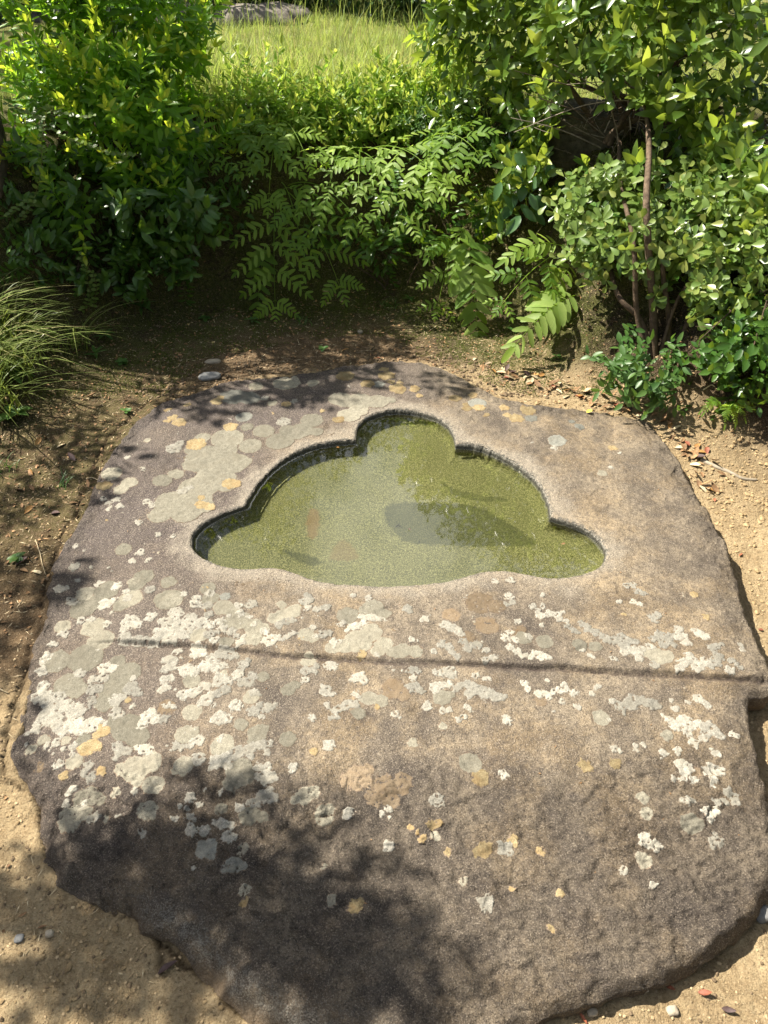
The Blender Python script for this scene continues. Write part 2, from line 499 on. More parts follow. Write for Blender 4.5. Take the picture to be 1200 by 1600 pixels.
OUT_PX = np.array([(8,1190),(20,1130),(36,1080),(46,1020),(72,950),(78,890),(99,850),(129,800),(154,740),(184,690),(214,655),(244,632),(300,614),(345,597),(400,587),(470,581),(540,571),(600,563),(640,561),(685,571),(725,590),(775,615),(830,632),(880,637),(930,641),(1010,655),(1040,685),(1065,720),(1090,770),(1115,810),(1140,860),(1158,930),(1170,975),(1185,1010),(1205,1050),(1212,1078),(1180,1086),(1172,1100),(1176,1125),(1190,1180),(1212,1260),(1225,1320),(1222,1365),(1202,1400),(1180,1440),(1130,1480),(1080,1508),(1040,1530),(980,1545),(920,1568),(850,1592),(800,1612),(700,1640),(560,1645),(440,1610),(395,1590),(350,1552),(315,1512),(280,1476),(230,1446),(160,1415),(100,1382),(62,1350),(42,1310),(38,1262),(28,1228)], float)
_o = at_z(OUT_PX[:, 0], OUT_PX[:, 1], Z0)[:, :2]
OUT = catmull(_o, 5, True)
_k = np.arange(len(OUT))
_nr = np.stack([fbm(OUT[:, 0] * 14, OUT[:, 1] * 14, 3, 1), fbm(OUT[:, 0] * 14, OUT[:, 1] * 14, 3, 2)], -1)
OUT = OUT + _nr * 0.006
SD_OUT = SDF(OUT, 0.01, 0.9)
SD_RIM = SDF(RIM, 0.006, 0.25)
RIDGE = at_z(np.array([120,185,300,380,450,540,620,700,800,900,1000,1100,1165,1230.]), np.array([1002,1003,1011,1018,1025,1030,1036,1036,1042,1045,1052,1058,1061,1066.]), Z0)[:, :2]

def masks(x, y):
    d = SD_OUT(x, y)
    bl = sstep(.08, -.18, x) * sstep(.98, .78, y)
    front = sstep(1.02, .78, y)
    right = sstep(.45, .62, x) * sstep(1.1, .9, y)
    rough = np.clip(front * .75 + sstep(.10, .02, d) * .6 + bl * .4 + right * .3, 0, 1)
    return d, bl, front, right, rough

def slab_top(x, y):
    d, bl, front, right, rough = masks(x, y)
    z = Z0 + .009 * fbm(x * 1.6, y * 1.6, 3, 4) + .0022 * fbm(x * 9, y * 9, 3, 6) + .0010 * fbm(x * 45, y * 45, 2, 8)
    z = z + rough * (.0080 * fbm(x * 9, y * 13, 4, 9) - .0060 * np.abs(fbm(x * 17, y * 26, 3, 12)) + .0042 * fbm(x * 42, y * 58, 3, 13) - .006 * sstep(.15, .3, noise2(x * 10 + .8 * noise2(x * 22, y * 22, 19), y * 15, 17)))
    # shallow pits and flaked patches over the whole face
    z = z - .0035 * sstep(.35, .75, fbm(x * 6.5, y * 8, 3, 16)) - .0022 * sstep(.45, .62, noise2(x * 38, y * 38, 18)) * (.35 + .65 * rough)
    # step across the slab: the basin half stands a little higher than the front half
    yr = np.interp(x, RIDGE[:, 0], RIDGE[:, 1]) + .004 * fbm(x * 16, x * 0, 3, 15)
    s = y - yr
    amp = .0125 * sstep(-.80, -.62, x) * (0.75 + .35 * noise2(x * 3, x * 0 + 2, 21)) * (1 - .55 * np.exp(-((x - .02) / .12) ** 2))
    z = z + amp * sstep(-.003, .004, s) * (1 - sstep(.05, .45, s)) - amp * .55 * np.exp(-((s + .004) / .005) ** 2)
    # rounded shoulders
    w = .016 + .10 * bl + .012 * right + .006 * front
    drop = .012 + .036 * bl + .014 * right + .008 * front
    w = w * (1 + .5 * noise2(x * 9, y * 9, 23)); drop = drop * (1 + .6 * noise2(x * 14, y * 14, 24))
    z = z - drop * np.clip(1 - np.clip(d, 0, None) / w, 0, 1) ** 2
    # the ledge at the far back sinks a little
    z = z - .004 * sstep(2.6, 2.95, y)
    return z

CEN = at_z(622., 800., Z0)[:2]
NT_ = 1180
TH = np.linspace(0, 2 * np.pi, NT_, endpoint=False)

def cast(poly, th, far):
    a = poly - CEN; b = np.roll(poly, -1, 0) - CEN
    dx, dy = np.cos(th)[:, None], np.sin(th)[:, None]
    ex, ey = (b - a)[:, 0][None], (b - a)[:, 1][None]
    den = dx * ey - dy * ex
    den = np.where(np.abs(den) < 1e-12, 1e-12, den)
    t = (a[:, 0][None] * ey - a[:, 1][None] * ex) / den
    u = (a[:, 0][None] * dy - a[:, 1][None] * dx) / den
    ok = (u >= 0) & (u < 1) & (t > 0)
    return np.where(ok, t, -1).max(1) if far else np.where(ok, t, 1e9).min(1)

R_IN = cast(RIM, TH, True)
R_IN = R_IN + .0022 * fbm(np.cos(TH) * 24, np.sin(TH) * 24, 4, 33) + .0018 * sstep(.25, .6, noise2(np.cos(TH) * 40, np.sin(TH) * 40, 35))
R_OUT = cast(OUT, TH, True)

def build_slab():
    ts = np.concatenate([np.linspace(0, .035, 15)[:-1], np.linspace(.035, .965, 235)[:-1], np.linspace(.965, 1, 13)])
    c, s = np.cos(TH), np.sin(TH)
    R = R_IN[None] + (R_OUT - R_IN)[None] * ts[:, None]
    X = CEN[0] + R * c; Y = CEN[1] + R * s
    dr = np.clip(-SD_RIM(X, Y), 0, 1)
    Z = slab_top(X, Y)
    rb = .006
    Z = Z - np.where(dr < rb, (rb - dr) ** 2 / (2 * rb) * 1.4, 0) - .002 * np.exp(-dr / .03)
    rows = [(X, Y, Z)]
    # sides
    d, bl, front, right, rough = masks(X[-1], Y[-1])
    under = .012 + .05 * right + .02 * sstep(.5, .75, X[-1])
    zr = Z[-1]
    prof = [(.15, .012), (.05, .03), (-.2, .055), (-.8, .09), (-1.3, .14), (-1.6, .22)]
    for k, (o, dz) in enumerate(prof):
        nz = .010 * fbm(X[-1] * 13 + k * .5, Y[-1] * 13, 4, 30)
        rr = R_OUT - .004 + (o * under if o < 0 else o * .01) + nz
        rows.append(((CEN[0] + rr * c)[None], (CEN[1] + rr * s)[None], (zr - dz)[None]))
    X = np.vstack([r[0] for r in rows]); Y = np.vstack([r[1] for r in rows]); Z = np.vstack([r[2] for r in rows])
    n = len(X)
    V = np.stack([X, Y, Z], -1).reshape(-1, 3)
    i = np.arange(n - 1)[:, None] * NT_; j = np.arange(NT_)[None]; k = (j + 1) % NT_
    Q = np.stack([i + j, i + NT_ + j, i + NT_ + k, i + k], -1).reshape(-1, 4)
    d, bl, front, right, rough = masks(X, Y)
    edge = Z - .055
    # dark crust at the back left, pale grit along the near-left foot
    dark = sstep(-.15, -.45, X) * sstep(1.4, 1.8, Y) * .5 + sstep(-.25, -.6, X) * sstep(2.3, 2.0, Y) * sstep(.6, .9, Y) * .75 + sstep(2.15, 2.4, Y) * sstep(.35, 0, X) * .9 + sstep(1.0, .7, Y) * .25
    pale = bl * np.exp(-((d - .03) / .025) ** 2) * sstep(-.55, -.40, X)
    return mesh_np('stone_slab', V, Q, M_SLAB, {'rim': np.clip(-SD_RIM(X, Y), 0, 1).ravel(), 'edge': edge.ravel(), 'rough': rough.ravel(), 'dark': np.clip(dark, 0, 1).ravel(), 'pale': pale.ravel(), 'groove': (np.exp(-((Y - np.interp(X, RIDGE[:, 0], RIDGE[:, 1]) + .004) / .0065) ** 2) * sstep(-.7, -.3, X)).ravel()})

WATER_Z = 0.079
FLOOR_Z = 0.040
def basin_rows():
    c, s = np.cos(TH), np.sin(TH)
    X0 = CEN[0] + R_IN * c; Y0 = CEN[1] + R_IN * s
    z0 = slab_top(X0, Y0) - .006 * .7 - .002
    rows = []
    prof = [(0, 0), (.0025, -.006), (.004, -.014), (.005, -.022), (.006, -.030), (.008, -.034), (.012, -.039), (.020, -.043), (.034, -.046), (.055, -.047)]
    for ins, dz in prof:
        rr = R_IN - ins * 1.15 + (.0012 * fbm(X0 * 40, Y0 * 40 + dz * 60, 2, 41) if ins else 0)
        f = np.clip(-dz / .047, 0, 1)
        zz = z0 + dz + f * (FLOOR_Z - (z0 - .047))
        rows.append((rr, zz))
    ins = prof[-1][0] * 1.15
    for t in np.linspace(0, 1, 80)[1:-1]:
        rr = (R_IN - ins) * (1 - t)
        x = CEN[0] + rr * c; y = CEN[1] + rr * s
        rows.append((rr, FLOOR_Z + .003 * fbm(x * 7, y * 7, 3, 44) * min(1, t * 4) + .006 * sstep(1.75, 1.45, y) * min(1, t * 4)))
    return rows

def build_basin():
    rows = basin_rows()
    c, s = np.cos(TH), np.sin(TH)
    X = np.vstack([CEN[0] + r * c for r, z in rows]); Y = np.vstack([CEN[1] + r * s for r, z in rows]); Z = np.vstack([z for r, z in rows])
    n = len(X)
    V = np.stack([X, Y, Z], -1).reshape(-1, 3)
    i = np.arange(n - 1)[:, None] * NT_; j = np.arange(NT_)[None]; k = (j + 1) % NT_
    Q = np.stack([i + j, i + k, i + NT_ + k, i + NT_ + j], -1).reshape(-1, 4)[:, ::-1]
    V = np.vstack([V, [CEN[0], CEN[1], FLOOR_Z]])
    T = np.stack([(n - 1) * NT_ + np.arange(NT_), (n - 1) * NT_ + (np.arange(NT_) + 1) % NT_, np.full(NT_, len(V) - 1)], -1)
    wl = np.concatenate([(Z - WATER_Z).ravel(), [-.06]])
    def floor_patch(px, soft):
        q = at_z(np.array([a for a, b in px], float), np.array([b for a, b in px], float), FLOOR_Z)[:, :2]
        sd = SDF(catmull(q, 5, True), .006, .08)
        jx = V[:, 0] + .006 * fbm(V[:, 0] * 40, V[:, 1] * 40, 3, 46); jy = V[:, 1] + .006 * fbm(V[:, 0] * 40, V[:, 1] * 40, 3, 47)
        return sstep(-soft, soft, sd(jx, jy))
    painted_refl = np.maximum.reduce([floor_patch([(600,800),(620,786),(680,787),(745,792),(790,815),(838,848),(790,853),(700,852),(640,848),(608,822)], .006), .8 * floor_patch([(688,752),(720,768),(795,780),(770,784),(715,776)], .004), .9 * floor_patch([(438,860),(470,864),(508,880),(480,882)], .004), .5 * floor_patch([(905,858),(925,855),(935,868)], .006)])  # oval, streak and slivers: mirrored dark shapes drawn as floor colour
    ru = np.maximum(floor_patch([(486,795),(498,800),(496,835),(484,840),(478,815)], .004), .6 * floor_patch([(535,842),(560,872),(515,874)], .006))
    return mesh_np('basin', V, [Q, T], M_BASIN, {'wl': wl, 'painted_refl': painted_refl, 'ru': ru})

def build_water():
    c, s = np.cos(TH), np.sin(TH)
    V = []; 
    for k, (ins, dz) in enumerate([(.0055, .0022), (.0068, .0010), (.009, .0002), (.014, 0), (.03, 0)]):
        rr = R_IN - ins * 1.1
        V.append(np.stack([CEN[0] + rr * c, CEN[1] + rr * s, np.full(NT_, WATER_Z + dz)], -1))
    n = len(V)
    V = np.vstack(V + [np.array([[CEN[0], CEN[1], WATER_Z]])])
    i = np.arange(n - 1)[:, None] * NT_; j = np.arange(NT_)[None]; k = (j + 1) % NT_
    Q = np.stack([i + j, i + NT_ + j, i + NT_ + k, i + k], -1).reshape(-1, 4)[:, ::-1]
    T = np.stack([(n - 1) * NT_ + np.arange(NT_), (n - 1) * NT_ + (np.arange(NT_) + 1) % NT_, np.full(NT_, len(V) - 1)], -1)
    return mesh_np('water', V, [Q, T], M_WATER)

M_SLAB = m_slab(); M_BASIN = m_basin(); M_WATER = m_water(); M_GROUND = m_ground()
slab = thing('stone_slab', 'huge flat weathered stone slab with a carved lobed water basin and white lichen', 'stone slab', me=build_slab())
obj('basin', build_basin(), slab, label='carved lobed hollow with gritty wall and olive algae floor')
obj('water', build_water(), kind='structure')

# ================================================================== ground: court floor, bank, lawn, one sheet
FLOOR_PX = [(-20,735),(40,665),(100,610),(165,560),(230,525),(330,495),(450,475),(600,462),(720,490),(800,540),(880,592),(960,630),(1050,655),(1120,688),(1200,738)]
_f = at_z(np.array([p[0] for p in FLOOR_PX], float), np.array([p[1] for p in FLOOR_PX], float), .07)[:, :2]
_f = np.vstack([[(-2.3, -7), (-1.75, .2), (-1.45, 1.2)], _f, [(1.35, 1.5), (1.5, .6), (2.3, -7)]])
SD_FLOOR = SDF(_f, 0.04, bounds=((-9, -8), (9, 12)))
CRACKS = [[(160,1405),(190,1425),(235,1452),(275,1490),(310,1510),(340,1545)], [(240,1445),(246,1490),(250,1515)], [(238,632),(170,690),(140,755),(118,815),(95,850),(60,852)], [(100,850),(72,930),(68,960)], [(52,1020),(40,1080),(20,1130),(8,1200),(12,1225),(38,1238)], [(345,1552),(400,1590)]]
_cr = [at_z(np.array([p[0] for p in c], float), np.array([p[1] for p in c], float), .06)[:, :2] for c in CRACKS]

def crack_field(x, y):
    best = np.full(x.shape, 1e9)
    wx = x + .006 * fbm(x * 30, y * 30, 3, 51); wy = y + .006 * fbm(x * 30, y * 30, 3, 52)
    for c in _cr:
        for (ax, ay), (bx, by) in zip(c[:-1], c[1:]):
            ex, ey = bx - ax, by - ay
            t = np.clip(((wx - ax) * ex + (wy - ay) * ey) / (ex * ex + ey * ey), 0, 1)
            best = np.minimum(best, np.hypot(wx - ax - t * ex, wy - ay - t * ey))
    return np.clip(1 - best / .0075, 0, 1)

def base_ground(x, y):
    a = sstep(.0, .55, x) * (1 - sstep(1.9, 2.5, y))
    bl = sstep(.1, -.3, x) * sstep(1.0, .7, y)
    z = (.083 - .03 * bl) * (1 - a) + (.018 + .018 * sstep(1.2, .7, y)) * a
    z = z - .03 * sstep(1.1, .55, y) * (1 - sstep(-.35, -.6, x)) * (1 - a)
    d = -SD_FLOOR(x, y)                       # metres outside the court floor
    right = sstep(.55, 1.1, x) * sstep(3.3, 2.9, y)
    left = sstep(-.7, -1.2, x) * sstep(3.2, 2.7, y)
    W = .62 + .35 * left
    H = .74 - .05 * right + .0 * left
    w = d + .05 * fbm(x * 2.3, y * 2.3, 3, 55)
    bank = H * sstep(-.03, 1.0, np.clip(w / W, -1, 1)) * np.clip(w / W * 1.6, 0, 1) ** .5 * (d > -.1)
    z = z + bank + .03 * np.clip(d - .6, 0, 8)
    return z, d

def ground_z(x, y):
    z, d = base_ground(x, y)
    out = np.clip(d / .3, 0, 1)
    z = z + (.012 + .02 * out) * fbm(x * 3.1, y * 3.1, 3, 57) * np.clip((d + .5) * 2, .25, 1)
    z = z + (.0035 + .016 * out * (d < 1.2)) * fbm(x * 13, y * 13, 4, 58) + .0016 * fbm(x * 48, y * 48, 3, 60)
    so = SD_OUT(x, y)
    inb = (np.abs(x - .05) < 1.5) & (y > -.2) & (y < 3.5)
    so = np.where(inb, so, -1)
    # soil laps a little up against the stone, and dips beneath it
    z = z + .006 * np.exp(-np.clip(-so, 0, 1) / .04) * (1 - sstep(.2, .6, x)) * (so > -.5)
    z = z - np.clip((so - .015) * 2.2, 0, .3)
    return z

def axis(lo, mid0, mid1, hi, step, grow=1.16):
    a = list(np.arange(mid0, mid1, step))
    s = step; v = mid1
    while v < hi:
        a.append(v); s *= grow; v += s
    a.append(hi)
    s = step; v = mid0 - step
    while v > lo:
        a.insert(0, v); s *= grow; v -= s
    a.insert(0, lo)
    return np.array(a)

def build_ground():
    xs = axis(-80, -1.55, 1.55, 80, .0072); ys = axis(-60, .42, 3.6, 140, .0072, 1.11)
    X, Y = np.meshgrid(xs, ys, indexing='ij')
    Z = ground_z(X, Y)
    so = SD_OUT(X, Y)
    inb = (np.abs(X - .05) < 1.5) & (Y > -.2) & (Y < 3.5)
    so = np.where(inb, so, -1)
    cr = np.zeros(X.shape)
    m = (np.abs(X + .5) < .55) & (Y > .4) & (Y < 2.9)
    cr[m] = crack_field(X[m], Y[m])
    cr *= (so < .01)
    Z = Z - .010 * cr
    nx, ny = X.shape
    idx = np.arange(nx * ny).reshape(nx, ny)
    Q = np.stack([idx[:-1, :-1], idx[1:, :-1], idx[1:, 1:], idx[:-1, 1:]], -1).reshape(-1, 4)
    keep = so[:-1, :-1].ravel() < .09
    Q = Q[keep]
    V = np.stack([X, Y, Z], -1).reshape(-1, 3)
    used = np.zeros(len(V), bool); used[Q.ravel()] = True
    mp = np.cumsum(used) - 1
    d = -SD_FLOOR(X, Y)
    far = (np.abs(X) > 8) | (Y > 11) | (Y < -7)
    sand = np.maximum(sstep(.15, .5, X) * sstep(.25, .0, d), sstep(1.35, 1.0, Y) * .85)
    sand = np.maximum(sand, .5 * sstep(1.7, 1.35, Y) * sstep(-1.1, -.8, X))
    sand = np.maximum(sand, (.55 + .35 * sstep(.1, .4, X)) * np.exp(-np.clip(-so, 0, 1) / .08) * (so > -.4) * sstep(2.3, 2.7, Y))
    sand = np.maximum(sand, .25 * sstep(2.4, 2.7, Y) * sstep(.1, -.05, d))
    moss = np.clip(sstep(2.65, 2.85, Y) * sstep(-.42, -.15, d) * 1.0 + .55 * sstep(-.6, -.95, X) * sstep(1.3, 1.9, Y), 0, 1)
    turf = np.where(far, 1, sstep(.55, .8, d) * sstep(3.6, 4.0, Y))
    A = {'sand': sand, 'moss': moss, 'turf': turf, 'bank_shade': np.maximum(sstep(-.14, .16, d), .7 * sstep(-.42, -.2, d) * sstep(-.75, -.35, X) * sstep(.55, .25, X) * sstep(2.6, 2.8, Y)) * (1 - turf) * (1 - .6 * sstep(.25, .08, d) * sstep(.45, .75, X) * sstep(3.0, 2.8, Y)), 'crack': cr}  # includes the mask of painted shade on the bank and back strip
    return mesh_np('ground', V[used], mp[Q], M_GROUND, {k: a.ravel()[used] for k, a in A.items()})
ground = obj('ground', build_ground(), kind='structure')

def gz(x, y):
    return float(ground_z(np.array([x]), np.array([y]))[0])

def on_ground(u, v, z=.07, it=6):
    for _ in range(it):
        p = at_z(u, v, z); z = .5 * z + .5 * gz(p[0], p[1])
    p = at_z(u, v, z)
    return np.array([p[0], p[1], gz(p[0], p[1])])

def hit(u, v):
    """First point of the ground that the ray through photo pixel (u, v) meets."""
    d = ray(float(u), float(v)); t = np.arange(.8, 7, .01)
    P = CAM + d * t[:, None]
    below = P[:, 2] < ground_z(P[:, 0], P[:, 1])
    return P[int(np.argmax(below))] if below.any() else P[-1]

